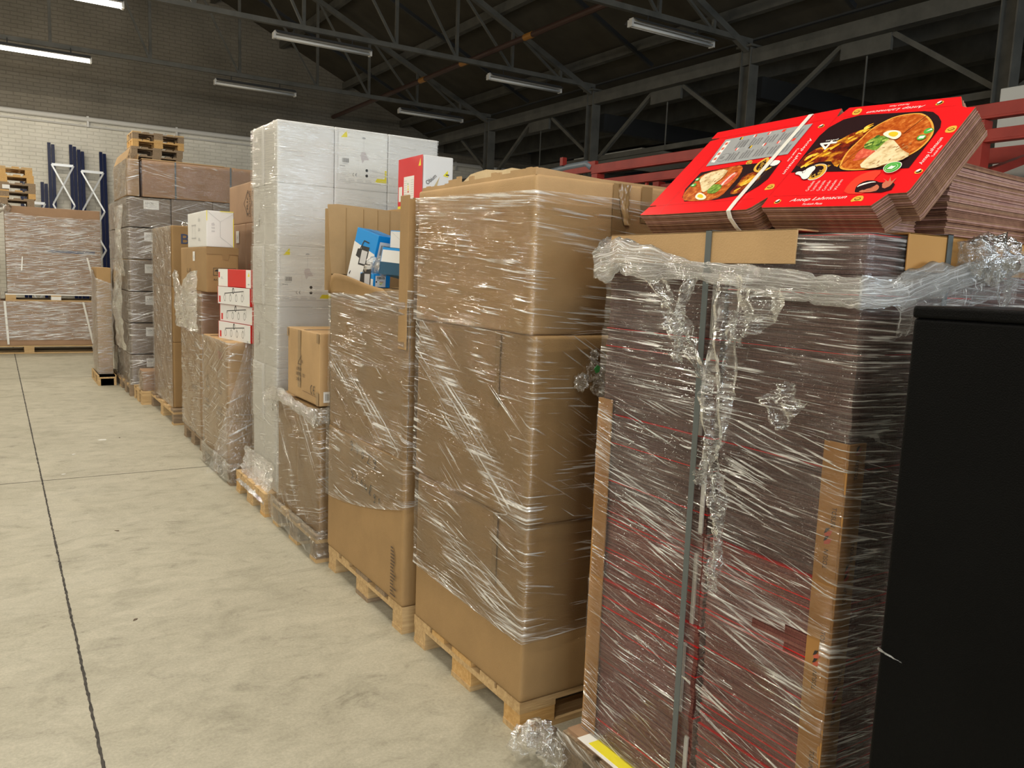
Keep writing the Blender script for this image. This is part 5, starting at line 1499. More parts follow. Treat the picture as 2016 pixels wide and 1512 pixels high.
# corner posts
POST = mottled('brown edge board', (0.40, 0.20, 0.06), (0.46, 0.24, 0.075), rough=0.6, scale=2.0)
def post(label, x, y, sy, z0, z1, marks):
    o = empty('corner_post', (x, y, z0), 0, label, 'corner post', 'cardboard corner posts')
    b = MB()
    H = z1 - z0
    b.box((-0.005, min(0, sy * 0.056), 0), (0.0, max(0, sy * 0.056), H), POST)
    ya, yb = sorted((0.0, -sy * 0.005))
    b.box((-0.005, ya, 0), (0.052, yb, H), POST)
    bevel_mod(b.build('edge_board', o), 0.0015)
    if marks:
        for f in range(2):
            if f == 0: a = Art((-0.005, sy * 0.056, 0), (0, -sy, 0), (0, 0, 1), (-1, 0, 0), 0.0006)
            else: a = Art((-0.005, -0.005, 0), (1, 0, 0), (0, 0, 1), (0, -1, 0), 0.0006)
            k = 0
            z = 0.08 + 0.06 * f
            while z < H - 0.05:
                fl = 1 if (k + f) % 2 else -1
                a.text('TOSUN', 0.034, z, 0.011, INK, PI / 2 * fl, 0.042)
                zz = z + (0.06 if fl > 0 else -0.058)
                a.poly([(0.022, zz - .008), (0.035, zz - .004), (0.040, zz + .010), (0.030, zz + .004), (0.022, zz + .004)], INK_RED).poly([(0.020, zz - .002), (0.027, zz + .002), (0.033, zz + .013), (0.024, zz + .010)], INK)
                z += 0.135
                k += 1
            a.build('printed_logos', o)
    return o
post('brown corner post with dark and red logos at the near corner of the pizza pallet', PX0 - 0.003, PY0 - 0.003, 1, 0.164, 1.19, True)
post('plain brown corner post on the pizza pallet edge next to the big brown stack', PX0 - 0.003, PY1 + 0.003, -1, 0.164, 1.17, False)
# horizontal edge boards and straps
b = MB(); b.box((PX0 - 0.020, 1.155, 1.552), (PX0 - 0.016, 1.775, 1.627), K_PALE); b.box((PX0 - 0.020, 1.155, 1.623), (PX0 + 0.05, 1.775, 1.627), K_PALE)
eb = b.build('edge_board', label='pale brown edge board along the top aisle edge of the pizza pallet', cat='edge board', group='edge boards')
bevel_mod(eb, 0.0015)
b = MB(); b.box((1.565, PY0 - 0.020, 1.545), (2.62, PY0 - 0.016, 1.622), POST); b.box((1.565, PY0 - 0.020, 1.618), (2.62, PY0 + 0.05, 1.622), POST)
bevel_mod(b.build('edge_board', label='orange-brown edge board along the top end of the pizza pallet facing the cabinet', cat='edge board', group='edge boards'), 0.0015)
b = MB()
xo = PX0 - 0.0235
b.box((xo, 1.398, 0.155), (xo + 0.0015, 1.416, 1.630), STRAP_GREY)
b.box((xo, 1.398, 1.6285), (1.66, 1.416, 1.630), STRAP_GREY)
b.build('strapping_band', label='dark grey strap running straight down the aisle side of the pizza pallet', cat='strap', group='grey straps')
b = MB()
yo = PY0 - 0.0235
b.box((1.70, yo, 0.155), (1.718, yo + 0.0015, 1.626), STRAP_GREY); b.box((1.70, yo, 1.6245), (1.718, 1.10, 1.626), STRAP_GREY)
b.build('strapping_band', label='grey strap over the orange-brown edge board at the cabinet end of the pizza pallet', cat='strap', group='grey straps')
b = MB(); b.box((1.401, 1.30, 0.162), (1.455, 1.76, 0.1635), PAPER); b.box((1.412, 1.33, 0.1635), (1.452, 1.72, 0.1645), YELLOW)
b.build('paper_sheet', label='white and yellow paper sheet lying on the pizza pallet rim', cat='paper')
# film: twisted belt round the top with hanging tails
XB = PX0 - 0.03
belt = rope('film_belt', [(1.50, 1.845, 1.60), (XB - 0.01, 1.80, 1.555), (XB - 0.015, 1.70, 1.565), (XB, 1.55, 1.545), (XB, 1.40, 1.53), (XB, 1.25, 1.515), (XB, 1.10, 1.50), (XB + 0.0, 0.985, 1.495), (1.52, 0.955, 1.50), (1.66, 0.955, 1.53), (1.82, 0.955, 1.555), (2.0, 0.955, 1.575), (2.3, 0.955, 1.60)],
            [0.03, 0.05, 0.042, 0.028, 0.022, 0.026, 0.026, 0.026, 0.035, 0.032, 0.022, 0.02, 0.03], FILM_ROPE, seed=5, nu=190, nv=18, flat=0.35, amp=0.6, dense=0.20, twist=5.0, label='twisted white belt of film tied round the top of the pizza pallet', cat='film belt')
def ribbon(pts, wid, seed, dn=0.3, parent=belt, name='film_tail', amp=0.014):
    P = [Vector(p) for p in pts]
    def at(t):
        f = t * (len(P) - 1); i = min(int(f), len(P) - 2); k = f - i
        return P[i].lerp(P[i + 1], k * k * (3 - 2 * k))
    def wat(t):
        f = t * (len(wid) - 1); i = min(int(f), len(wid) - 2)
        return wid[i] + (wid[i + 1] - wid[i]) * (f - i)
    def fn(u, v):
        p = at(u); w_ = wat(u)
        return (p.x - 0.012 * math.sin(v * PI * 3 + u * 9) - 0.01, p.y + (v - 0.5) * w_, p.z)
    return loose_sheet(name, fn, 50, 12, FILM_LOOSE, parent, amp=amp, seed=seed, freq=14, dense=lambda u, v: dn * (1.3 - u * 0.4), su=0.6, sv=0.14)
ribbon([(XB - .005, 1.30, 1.53), (XB - .01, 1.315, 1.40), (XB - .012, 1.32, 1.25), (XB - .012, 1.315, 1.14), (XB - .014, 1.335, 1.08)], [.10, .085, .085, .07, .03], 31, 0.28)
ribbon([(XB - .012, 1.315, 1.13), (XB - .02, 1.305, 1.06), (XB - .02, 1.285, 0.99), (XB - .02, 1.275, 0.955)], [.05, .045, .05, .012], 33, 0.25)
ribbon([(XB - .012, 1.33, 1.12), (XB - .02, 1.34, 1.06), (XB - .02, 1.345, 1.03)], [.03, .035, .008], 34, 0.2)
ribbon([(XB - .02, 1.277, 0.955), (XB - .02, 1.276, 0.89), (XB - .02, 1.283, 0.83), (XB - .02, 1.285, 0.79)], [.006, .02, .035, .006], 35, 0.3)
ribbon([(XB - .006, 1.20, 1.50), (XB - .008, 1.225, 1.44), (XB - .01, 1.26, 1.40), (XB - .01, 1.29, 1.37)], [.14, .13, .07, .03], 36, 0.32)
ribbon([(XB - .006, 1.43, 1.52), (XB - .012, 1.46, 1.44), (XB - .016, 1.475, 1.40), (XB - .014, 1.45, 1.365), (XB - .012, 1.458, 1.31)], [.02, .045, .055, .025, .008], 37, 0.4)
ribbon([(XB - .004, 1.56, 1.51), (XB - .006, 1.50, 1.45), (XB - .006, 1.43, 1.36), (XB - .006, 1.36, 1.28)], [.09, .07, .06, .05], 38, 0.16)
ribbon([(XB - .006, 1.12, 1.30), (XB - .01, 1.14, 1.26), (XB - .01, 1.13, 1.20)], [.02, .12, .02], 39, 0.12)
# knot and ribbon at the cabinet end
ed = clump('film_knot', (1.79, 0.945, 1.585), [((0, 0, 0), 0.045), ((-0.05, -0.005, 0.0), 0.035), ((0.05, -0.005, 0.0), 0.04), ((0.015, -0.01, -0.035), 0.025)], FILM_LOOSE, 'bright knot of bunched film over the cabinet end of the pizza pallet', 'film knot', seed=11)
loose_sheet('film_tail', lambda u, v: (0.085 + 0.012 * math.sin(u * 4) + 0.045 * (v - .5), -0.008 - 0.012 * math.sin(v * 7), 0.0 - 0.14 * u), 16, 8, FILM_LOOSE, ed, amp=0.008, seed=12, dense=lambda u, v: 0.25)
loose_sheet('film_tail', lambda u, v: (0.012 + 0.035 * u + 0.02 * (1 - u) * (v - .5), -0.02, -0.03 - 0.085 * u), 14, 6, FILM_LOOSE, ed, amp=0.008, seed=13, dense=lambda u, v: 0.5)
loose_sheet('film_sheet', lambda u, v: (1.49 + 0.62 * u, 0.945 - 0.01 * math.sin(v * 5), 1.46 + 0.14 * u + (v - .5) * (0.11 - 0.05 * u)), 30, 10, FILM_SOFT, None, amp=0.008, seed=14, dense=lambda u, v: 0.12 + 0.3 * (abs(v - .5) > .4), label='flat smoky sheet of film stretched up across the cabinet end of the pizza pallet', cat='film')
clump('film_knot', (1.36, 1.90, 0.10), [((0, 0, 0), 0.055), ((0.02, -0.06, -0.02), 0.045), ((-0.02, 0.05, -0.03), 0.045)], FILM_LOOSE, 'ball of scrunched film at the foot of the pizza pallet', 'film knot', seed=15)
rim = empty('film_skirt', (2.0, 1.4, 0), 0, 'clear film skirt round the pallet of the pizza cartons', 'film')
film_on(rim, Wrap(1.39, 0.96, lo=lambda s: 0.03, hi=lambda s: 0.16, ka=.1, kb=.4, seed=43, ds=.03, dz=.02, amp=.008), 1.395, 2.2, 0.965, 1.835, 0.03, 0.16, 'xy', FILM_FAINT)

# ------------------------------------------------------------------ tilted bundle of printed cartons on top
A0 = Vector((1.4648, 1.69, 1.6811)); AU = Vector((0.0051, -0.9998, -0.0190)); AV = Vector((0.7309, -0.0093, 0.6824)); AN = Vector((-0.6825, -0.0174, 0.7307))
tb_ = empty('pizza_carton_bundle', (0, 0, 0), 0, 'tilted strapped bundle of red printed flat pizza cartons on top of the nearest pallet', 'carton bundle')
tb_.matrix_world = Matrix(((AU.x, AV.x, AN.x, A0.x), (AU.y, AV.y, AN.y, A0.y), (AU.z, AV.z, AN.z, A0.z), (0, 0, 0, 1)))
OUT = [(0.0031, -0.0031), (0.078, -0.0038), (0.3622, 0.004), (0.372, 0.012), (0.3948, 0.045), (0.3985, 0.043), (0.4017, 0.012), (0.4057, 0.0085), (0.6823, 0.0012), (0.6995, 0.0369), (0.737, 0.0379), (0.7401, 0.0469), (0.7388, 0.3125), (0.7191, 0.3153),
       (0.7075, 0.322), (0.6862, 0.3607), (0.4061, 0.3836), (0.395, 0.352), (0.391, 0.352), (0.3835, 0.3857), (0.2919, 0.3793), (0.0022, 0.3585), (0.0027, 0.3287), (0.0338, 0.3265), (0.0338, 0.3235), (0.0066, 0.3177), (0.0075, 0.0345), (0.0338, 0.0355), (0.0338, 0.0325), (0.0093, 0.029)]
EDGE_A = mottled('raw carton edge', (0.20, 0.105, 0.06), (0.30, 0.17, 0.10), rough=0.85, scale=40.0)
EDGE_B = mottled('dark carton edge', (0.14, 0.065, 0.04), (0.24, 0.12, 0.075), rough=0.85, scale=40.0)
EDGE_C = mottled('pinkish carton edge', (0.30, 0.15, 0.12), (0.40, 0.24, 0.19), rough=0.85, scale=40.0)
PITCH = 0.00165
sheets = []
for k, ed_ in enumerate((EDGE_A, EDGE_B, EDGE_C)):
    mb = MB(); mb.prism(OUT, -0.0014, 0.0, ed_, ed_); sheets.append(mb.mesh('pizza_carton_sheet'))
rr = random.Random(77)
mb = MB(); mb.prism(OUT, -0.0014, 0.0, RED_GLOSS, EDGE_A); top_sheet = mb.mesh('pizza_carton_sheet')
N_SH = 42
for k in range(N_SH):
    me = top_sheet if k == 0 else sheets[rr.choice((0, 0, 1, 1, 2))]
    drift = 0.0002 * k
    link_mesh('carton_sheet', me, tb_, (drift + rr.uniform(-.0014, .0014) * (k > 0), rr.uniform(-.0016, .0016) * (k > 0), -k * PITCH))
# printing on the uppermost sheet
def zz_mat(name, c1, c2, c3, scale, rough=0.25):
    return mottled(name, c1, c2, rough=rough, scale=scale, detail=6.0, spec=0.5, c3=c3)
BREAD = zz_mat('printed flatbread', (0.26, 0.035, 0.006), (0.72, 0.26, 0.05), (0.48, 0.095, 0.012), 75.0)
FLAME = zz_mat('printed flames', (0.02, 0.006, 0.006), (0.90, 0.42, 0.03), (0.22, 0.02, 0.006), 30.0)
FLAME_Y = zz_mat('printed bright flames', (0.80, 0.25, 0.01), (1.0, 0.78, 0.15), (0.95, 0.5, 0.03), 50.0)
WRAPB = zz_mat('printed rolled bread', (0.45, 0.27, 0.10), (0.86, 0.74, 0.50), (0.82, 0.66, 0.40), 45.0)
LETT = zz_mat('printed salad', (0.06, 0.13, 0.02), (0.38, 0.50, 0.10), (0.16, 0.30, 0.04), 110.0)
TOM = zz_mat('printed tomato', (0.55, 0.05, 0.03), (0.80, 0.30, 0.18), (0.70, 0.12, 0.07), 80.0)
PBLACK = plain('printed near-black', (0.022, 0.008, 0.010), 0.25)
PWHITE = plain('printed white', (0.85, 0.83, 0.82), 0.25)
PGREY = plain('printed silver grey', (0.34, 0.35, 0.36), 0.25)
PDGREY = plain('printed mid grey', (0.20, 0.20, 0.21), 0.3)
PGOLD = plain('printed gold', (0.72, 0.42, 0.06), 0.25)
PGREEN = plain('printed green', (0.08, 0.42, 0.06), 0.25)
PORANGE = plain('printed orange red', (0.80, 0.055, 0.03), 0.25)
PSKIN = plain('printed warm skin tone', (0.55, 0.16, 0.09), 0.3)
PYOLK = plain('printed yolk', (0.85, 0.55, 0.03), 0.25)
PEGG = plain('printed egg white', (0.90, 0.84, 0.66), 0.25)
PINKW = plain('printed pale pink', (0.86, 0.62, 0.60), 0.25)
a = Art((0, 0, 0), (1, 0, 0), (0, 1, 0), (0, 0, 1), 0.0004)
ART = {}
ART['arch'] = [(.4013,.135),(.3946,.2047),(.3902,.2749),(.3973,.3066),(.4209,.3328),(.4603,.3421),(.6264,.3217),(.6493,.3138),(.6705,.2954),(.6877,.2732),(.6969,.2509),(.7,.1172),(.5598,.1221)]
ART['bread'] = [(.5324,.1281),(.5192,.1572),(.512,.197),(.5202,.2395),(.5242,.2741),(.5405,.2977),(.5646,.3173),(.6149,.3177),(.6412,.3035),(.6693,.2747),(.6911,.2398),(.6972,.2104),(.693,.1791),(.6786,.1572),(.6413,.128),(.5903,.1196)]
ART['fl1'] = [(.4014,.1426),(.3992,.2132),(.4574,.2408),(.4863,.2765),(.53,.2797),(.5202,.2395),(.512,.197),(.5192,.1572),(.5217,.1356),(.4786,.1754)]
ART['wrap'] = [(.579,.1291),(.583,.1618),(.5928,.1896),(.5945,.2167),(.6078,.223),(.6339,.1981),(.655,.1765),(.6845,.1584),(.6704,.1384),(.6435,.1337),(.6192,.1184)]
ART['egg'] = [(.5701,.2451),(.578,.2566),(.5986,.2551),(.6168,.2446),(.6235,.2288),(.6165,.2174),(.5929,.2297)]
ART['yolk'] = [(.5851,.2438),(.59,.2502),(.604,.2477),(.6136,.2389),(.6107,.228),(.5966,.2333)]
ART['lettuce'] = [(.5507,.2),(.5456,.2267),(.5587,.2397),(.5783,.2406),(.5989,.2266),(.5958,.2144),(.5933,.1938),(.5861,.1864),(.5677,.1933)]
ART['tomato'] = [(.5483,.1663),(.5444,.1881),(.5528,.204),(.5709,.1928),(.5935,.1833),(.584,.17),(.5669,.1597)]
ART['badge1'] = [(.643,.1178),(.6464,.1334),(.6602,.1377),(.6783,.1335),(.686,.1169),(.6781,.1002),(.6596,.1001)]
ART['gb2'] = [(.6663,.2401),(.6683,.2513),(.6817,.2504),(.6897,.24),(.6834,.2322),(.6739,.2305)]
ART['gb3'] = [(.6657,.2135),(.6659,.2258),(.679,.2256),(.6865,.2162),(.6831,.2079),(.6736,.2062)]
ART['oval'] = [(.593,.0427),(.5879,.0751),(.5944,.1028),(.6192,.1184),(.6456,.1155),(.6398,.0824),(.6543,.0383)]
ART['hair'] = [(.6178,.0488),(.6114,.0691),(.6223,.084),(.6451,.0827),(.6631,.0724),(.6982,.0731),(.7017,.0387),(.6232,.0444)]
ART['band'] = [(.6149,.0608),(.6179,.0725),(.6417,.0791),(.6548,.0751),(.6388,.0746),(.6215,.0662)]
ART['face'] = [(.629,.044),(.6305,.0509),(.6449,.0545),(.6545,.0615),(.6583,.069),(.6708,.0563),(.6677,.0431)]
ART['hand'] = [(.6764,.0558),(.6696,.068),(.6723,.0774),(.662,.0862),(.679,.0749),(.6759,.0899),(.6859,.0742),(.6915,.0852),(.692,.0679),(.6907,.0585),(.6837,.0522)]
ART['logo'] = [(.4683,.0985),(.4591,.1253),(.4479,.1528),(.4628,.1599),(.485,.155),(.4978,.1383),(.5028,.1164),(.4923,.0983)]
ART['chef'] = [(.4161,.1254),(.4191,.1362),(.4385,.1319),(.4419,.1469),(.456,.1554),(.4679,.1418),(.466,.1246),(.4705,.1025),(.4563,.0996),(.4371,.1189)]
ART['seal1'] = [(.6274,.0137),(.627,.0285),(.6371,.0348),(.6493,.0328),(.6555,.0152),(.6416,.0179)]
ART['seal2'] = [(.7142,.2316),(.7136,.2478),(.7213,.2524),(.7335,.2501),(.7365,.2316),(.729,.227)]
ART['seal3'] = [(.4305,.3521),(.4284,.3691),(.4384,.374),(.4525,.3662),(.4542,.3471),(.4428,.3448)]
ART['seal4'] = [(.3648,.0732),(.3663,.0923),(.3742,.0961),(.3851,.0929),(.3909,.0769),(.3757,.0737)]
ART['gpanel'] = [(.0885,.1936),(.0677,.3124),(.3351,.3334),(.3414,.2109)]
ART['lpic'] = [(.1068,.064),(.0891,.0993),(.0897,.1685),(.2052,.1854),(.3391,.1872),(.3474,.1174),(.3383,.0911),(.3155,.0618),(.2323,.0457),(.1292,.0459)]
ART['lbread'] = [(.1068,.064),(.0965,.0902),(.0986,.12),(.101,.1543),(.1323,.1704),(.2052,.1854),(.2271,.1786),(.2428,.148),(.2465,.1069),(.2456,.0549),(.2103,.0431),(.1292,.0459)]
ART['lwrap'] = [(.1098,.1361),(.1177,.1612),(.1861,.1741),(.1937,.1365),(.1802,.1086),(.1779,.0799),(.1645,.0788),(.1377,.1081)]
ART['legg'] = [(.1553,.0587),(.1508,.0756),(.1607,.0791),(.197,.0601),(.1997,.0478),(.1798,.0461)]
ART['lyolk'] = [(.1612,.0604),(.1601,.0708),(.1715,.07),(.1869,.0596),(.1862,.0514)]
ART['llet'] = [(.1814,.0755),(.1726,.1093),(.2046,.1086),(.2203,.097),(.2183,.0728),(.2033,.0698)]
ART['lfl'] = [(.2607,.0657),(.2642,.1054),(.2564,.1384),(.3005,.1579),(.3213,.1239),(.3109,.0855),(.2952,.0633)]
ART['llogo'] = [(.2755,.1526),(.2674,.182),(.284,.2086),(.3003,.1942),(.3107,.1567),(.3024,.1416)]
ART['lchef'] = [(.3122,.1726),(.3106,.1929),(.3375,.1874),(.3395,.1732),(.3287,.1666)]
ART['lgb'] = [(.0955,.1332),(.1004,.1457),(.1122,.1402),(.1112,.1274)]
ART['lgb2'] = [(.0977,.1072),(.1026,.1196),(.1166,.1184),(.1195,.1033)]
ART['lseal'] = [(.2259,.1871),(.2254,.2038),(.2435,.1994),(.2476,.1824)]
def smooth(pts, n=3):
    """round a closed outline by corner cutting"""
    for _ in range(n):
        q = []
        for k in range(len(pts)):
            (x0, y0), (x1, y1) = pts[k], pts[(k + 1) % len(pts)]
            q += [(x0 * .75 + x1 * .25, y0 * .75 + y1 * .25), (x0 * .25 + x1 * .75, y0 * .25 + y1 * .75)]
        pts = q
    return pts
def S(k, n=2): return smooth(ART[k], n)
def dark_red(p0, p1): a.line([p0, p1], 0.0008, plain_fold)
plain_fold = plain('printed fold shade', (0.55, 0.008, 0.012), 0.3)
def emblem(cx, cy, r, rot):
    """round gold badge with a white pointing figure"""
    a.ell(cx, cy, r, r * .8, PGOLD, 18, rot).ell(cx, cy, r * .7, r * .5, PBLACK, 16, rot)
    a.poly(smooth([(cx - r * .9, cy + r * .2), (cx - r * .3, cy + r * 1.0), (cx + r * .25, cy + r * .9), (cx + r * .1, cy + r * .1), (cx - r * .4, cy - r * .2)], 2), PWHITE)
def seal(pts):
    a.poly(smooth(pts, 1), PGOLD)
    cx = sum(p[0] for p in pts) / len(pts); cy = sum(p[1] for p in pts) / len(pts)
    a.ell(cx, cy, .007, .0045, PBLACK, 12).ell(cx, cy, .0055, .003, PGOLD, 12)
# lid panel
a.line([(0.398, 0.05), (0.392, 0.35)], 0.0008, plain_fold).line([(0.41, 0.048), (0.70, 0.040)], 0.0006, plain_fold).line([(0.41, 0.345), (0.69, 0.328)], 0.0006, plain_fold)
a.poly(ART['arch'], PBLACK)
a.poly(S('fl1', 1), FLAME)
rr = random.Random(4)
for k in range(26):
    t = rr.random(); x = 0.41 + 0.10 * t + rr.uniform(-.008, .008); y = 0.155 + 0.115 * t + rr.uniform(-.025, .03)
    h_ = rr.uniform(.008, .02)
    a.poly(smooth([(x, y), (x + .006, y - .004), (x + .012, y + h_ * .5), (x + .014 + h_ * .3, y + h_), (x + .004, y + h_ * .6)], 1), FLAME_Y)
a.poly(S('bread'), plain('printed bread rim', (.80, .38, .06), .25))
bc = (sum(p[0] for p in ART['bread']) / len(ART['bread']), sum(p[1] for p in ART['bread']) / len(ART['bread']))
a.poly([(bc[0] + (x - bc[0]) * .95, bc[1] + (y - bc[1]) * .96) for x, y in S('bread')], BREAD)
a.line([(.642, .300), (.632, .268), (.622, .240)], .0015, PBLACK).line([(.528, .14), (.535, .18), (.552, .215)], .0018, plain('printed dark crust', (.28, .05, .01), .3))
for k in range(3): a.poly(smooth([(x + .002 * k, y + (k - 1) * .011) for x, y in [(.548, .165), (.575, .172), (.592, .186), (.57, .195), (.552, .185)]], 1), TOM if k != 1 else PINKW)
a.poly(S('tomato', 1), TOM).poly(S('lettuce', 1), LETT)
for k in range(14):
    x, y = rr.uniform(.548, .594), rr.uniform(.196, .236)
    a.poly([(x, y), (x + .008, y + .003), (x + .006, y + .010), (x - .002, y + .007)], plain('printed light leaf', (.42, .55, .12), .3) if k % 2 else plain('printed dark leaf', (.05, .13, .02), .3))
a.poly(S('wrap', 1), WRAPB)
for k in range(16):
    t = rr.random(); x = .592 + .06 * t + rr.uniform(-.006, .03) * t; y = .128 + rr.uniform(.0, .07)
    a.ell(x, y, .0035, .0016, plain('printed char spot', (.36, .17, .06), .3), 8, rr.uniform(0, 1.5))
a.poly(S('egg'), PEGG).poly([(x, y) for x, y in S('yolk')], PYOLK)
a.poly(S('gb2'), PGREEN).poly(S('gb3'), PGREEN).rect(.670, .212, .682, .221, PWHITE).poly([(.673, .239), (.685, .243), (.680, .248)], PWHITE)
a.poly(S('oval', 1), PORANGE).poly(S('hair', 1), PBLACK).poly(S('face', 1), PSKIN).poly(S('band', 1), PWHITE).poly(ART['hand'], PSKIN)
a.line([(.636, .051), (.641, .0525)], .0012, PBLACK).line([(.649, .0555), (.654, .058)], .0012, PBLACK).line([(.646, .0475), (.652, .0495)], .0012, plain('printed lips', (.45, .03, .03), .3))
a.poly(S('badge1'), PWHITE)
cx, cy = .664, .1175
a.poly([(cx + (x - cx) * .92, cy + (y - cy) * .92) for x, y in S('badge1')], PGREEN)
a.ell(cx, cy, .013, .0115, PWHITE, 18).ell(cx, cy, .0122, .0108, PGREEN, 18).poly([(cx - .008, cy - .005), (cx + .004, cy - .006), (cx + .008, cy + .004), (cx + .002, cy + .003), (cx - .003, cy + .006), (cx - .006, cy + .001)], PWHITE)
a.poly(S('logo'), PWHITE)
cx, cy = .4765, .131
a.poly([(cx + (x - cx) * .94, cy + (y - cy) * .94) for x, y in S('logo')], PGOLD)
a.poly([(cx + (x - cx) * .60, cy + (y - cy) * .72) for x, y in S('logo')], PBLACK)
a.text('Zekra', .485, .106, .013, PGOLD, 1.22, .046)
a.poly(S('chef', 1), PBLACK)
cx, cy = .4440, .126
a.poly([(cx + (x - cx) * .93, cy + (y - cy) * .92) for x, y in S('chef', 1)], PWHITE)
a.ell(.440, .132, .004, .006, PBLACK, 10).ell(.4405, .132, .003, .0045, PWHITE, 10)
a.text('4', .462, .212, .046, PWHITE, PI / 2, .034).text('pieces', .458, .252, .008, PWHITE, PI, .032)
a.text('Antep Lahmacun', .470, .0215, .014, PWHITE, 0.02, .140, .35).text('Turkish Pizza', .512, .0105, .0065, PWHITE, 0.0, .050, .3)
a.text('Antep Lahmacun', .7255, .126, .012, PWHITE, PI / 2, .088, .35).text('Turkish Pizza', .7345, .150, .0055, PWHITE, PI / 2, .036, .3)
a.text('Antep Lahmacun', .617, .3485, .012, PWHITE, PI - .05, .145, .35).text('Turkish Pizza', .572, .3625, .0055, PWHITE, PI - .05, .05, .3)
a.text('Antep Lahmacun', .3640, .2700, .013, PWHITE, -PI / 2 + .08, .140, .35).text('Turkish Pizza', .3545, .232, .006, PWHITE, -PI / 2 + .08, .05, .3)
for k in range(6):
    a.text(('Grillades', 'Turkish Pizza', 'Gekruide', 'Coriander', 'Gebacken', 'Warm')[k], .4965 + k * .0145, .0605 - k * .0006, .0075, PINKW, PI / 2 + .12, .036)
for k in ('seal1', 'seal2', 'seal3', 'seal4', 'lseal'): seal(ART[k])
for cx, cy, ro in ((.437, .027, .4), (.728, .103, 0.), (.648, .345, .6), (.369, .317, .2)): emblem(cx, cy, .0085, ro)
# base panel
a.line([(0.075, 0.03), (0.070, 0.33)], 0.0008, plain_fold).line([(0.03, 0.034), (0.355, 0.043)], 0.0007, plain_fold).line([(0.03, 0.325), (0.38, 0.345)], 0.0007, plain_fold).line([(0.078, -0.003), (0.068, 0.0325)], 0.0008, plain_fold)
a.poly(ART['gpanel'], PGREY)
gp = ART['gpanel']
def gq(s, t):
    x0 = gp[0][0] + (gp[3][0] - gp[0][0]) * s; y0 = gp[0][1] + (gp[3][1] - gp[0][1]) * s
    x1 = gp[1][0] + (gp[2][0] - gp[1][0]) * s; y1 = gp[1][1] + (gp[2][1] - gp[1][1]) * s
    return (x0 + (x1 - x0) * t, y0 + (y1 - y0) * t)
a.poly([gq(.03, .14), gq(.03, .92), gq(.085, .92), gq(.085, .10)], PWHITE)
for k in range(4): a.poly([gq(.04, .2 + k * .19), gq(.04, .29 + k * .19), gq(.075, .29 + k * .19), gq(.075, .2 + k * .19)], TOM)
for s in range(22):
    s0 = .22 + s * .034
    if s % 5 == 4: continue
    for (t0, t1) in ((.10, .40), (.56, .86)):
        e = t0 + (t1 - t0) * (0.75 + 0.25 * rr.random())
        a.poly([gq(s0, t0), gq(s0 + .018, t0), gq(s0 + .018, e), gq(s0, e)], PDGREY)
fl = {0: (PORANGE, PWHITE), 1: (PBLACK, PYOLK), 2: (PWHITE, PORANGE), 3: (PORANGE, PINKW), 4: (PORANGE, PORANGE)}
for k in range(5):
    for t, shft in ((.88, 0), (.46, .05)):
        s0 = .20 + k * .165 + shft
        if s0 > .93: continue
        c1, c2 = fl[(k + int(t * 2)) % 5]
        a.poly([gq(s0, t), gq(s0 + .017, t), gq(s0 + .017, t + .09), gq(s0, t + .09)], c1).poly([gq(s0 + .017, t), gq(s0 + .034, t), gq(s0 + .034, t + .09), gq(s0 + .017, t + .09)], c2)
cx, cy = gq(.165, .25)
a.ring(cx, cy, .017, .017, .001, PDGREY, 20)
for k in range(3): a.line([(cx - .009 + k * .004, cy - .006), (cx - .009 + k * .004, cy + .006)], .0012, PDGREY)
a.poly(ART['lpic'], PBLACK)
a.poly(S('lfl', 1), FLAME)
for k in range(16):
    t = rr.random(); x = .262 + .05 * t; y = .07 + .08 * t + rr.uniform(-.012, .012)
    a.poly(smooth([(x, y), (x + .006, y - .003), (x + .013, y + .006), (x + .016, y + .014), (x + .004, y + .008)], 1), FLAME_Y)
a.poly(S('lbread', 1), BREAD)
for k in range(3): a.poly(smooth([(.197 + k * .008, .10), (.214 + k * .008, .105), (.222 + k * .006, .15), (.208 + k * .006, .155)], 1), TOM if k != 1 else PINKW)
a.poly(S('llet', 1), LETT).poly(S('lwrap', 1), WRAPB).poly(S('legg'), PEGG).poly(S('lyolk'), PYOLK)
for k in range(12): a.ell(.12 + .06 * rr.random(), .115 + .045 * rr.random(), .0035, .0016, plain('printed char spot', (.36, .17, .06), .3), 8, rr.uniform(0, 1.5))
a.poly(S('lgb'), PGREEN).poly(S('lgb2'), PGREEN).rect(.100, .133, .107, .139, PWHITE).rect(.104, .109, .111, .114, PWHITE)
a.poly(S('llogo'), PGOLD)
cx, cy = .289, .173
a.poly([(cx + (x - cx) * .6, cy + (y - cy) * .72) for x, y in S('llogo')], PBLACK)
a.text('Zekra', .2790, .193, .013, PGOLD, -1.25, .042).poly(S('lchef', 1), PWHITE)
a.build('printed_artwork', tb_, label='pizza carton artwork with flatbread, flames and script lettering')
# white strap over the bundle
b = MB()
sp = [(-.002, -.074), (-.006, -.03), (-.004, .0008)]
cx0, cx1 = .3155, .3020
def strip(p, q, wd, up):
    p, q = Vector(p), Vector(q)
    s = Vector((1, 0, 0)) * wd / 2
    return [p - s, p + s, q + s, q - s]
path = [Vector((.3200, .000, -.070)), Vector((.3175, -.006, -.045)), Vector((.3150, -.008, -.015)), Vector((.3135, -.002, .0022)), Vector((.312, .03, .0034)), Vector((.308, .2, .0034)), Vector((.3035, .375, .0028)), Vector((.303, .388, -.02)), Vector((.303, .388, -.07))]
for p, q in zip(path, path[1:]):
    f = strip(p, q, .0125, None)
    b.poly(f, STRAP_WHITE)
st = b.build('strap', tb_, label='white plastic strap')
md = st.modifiers.new('thick', 'SOLIDIFY'); md.thickness = 0.0012; md.offset = 0

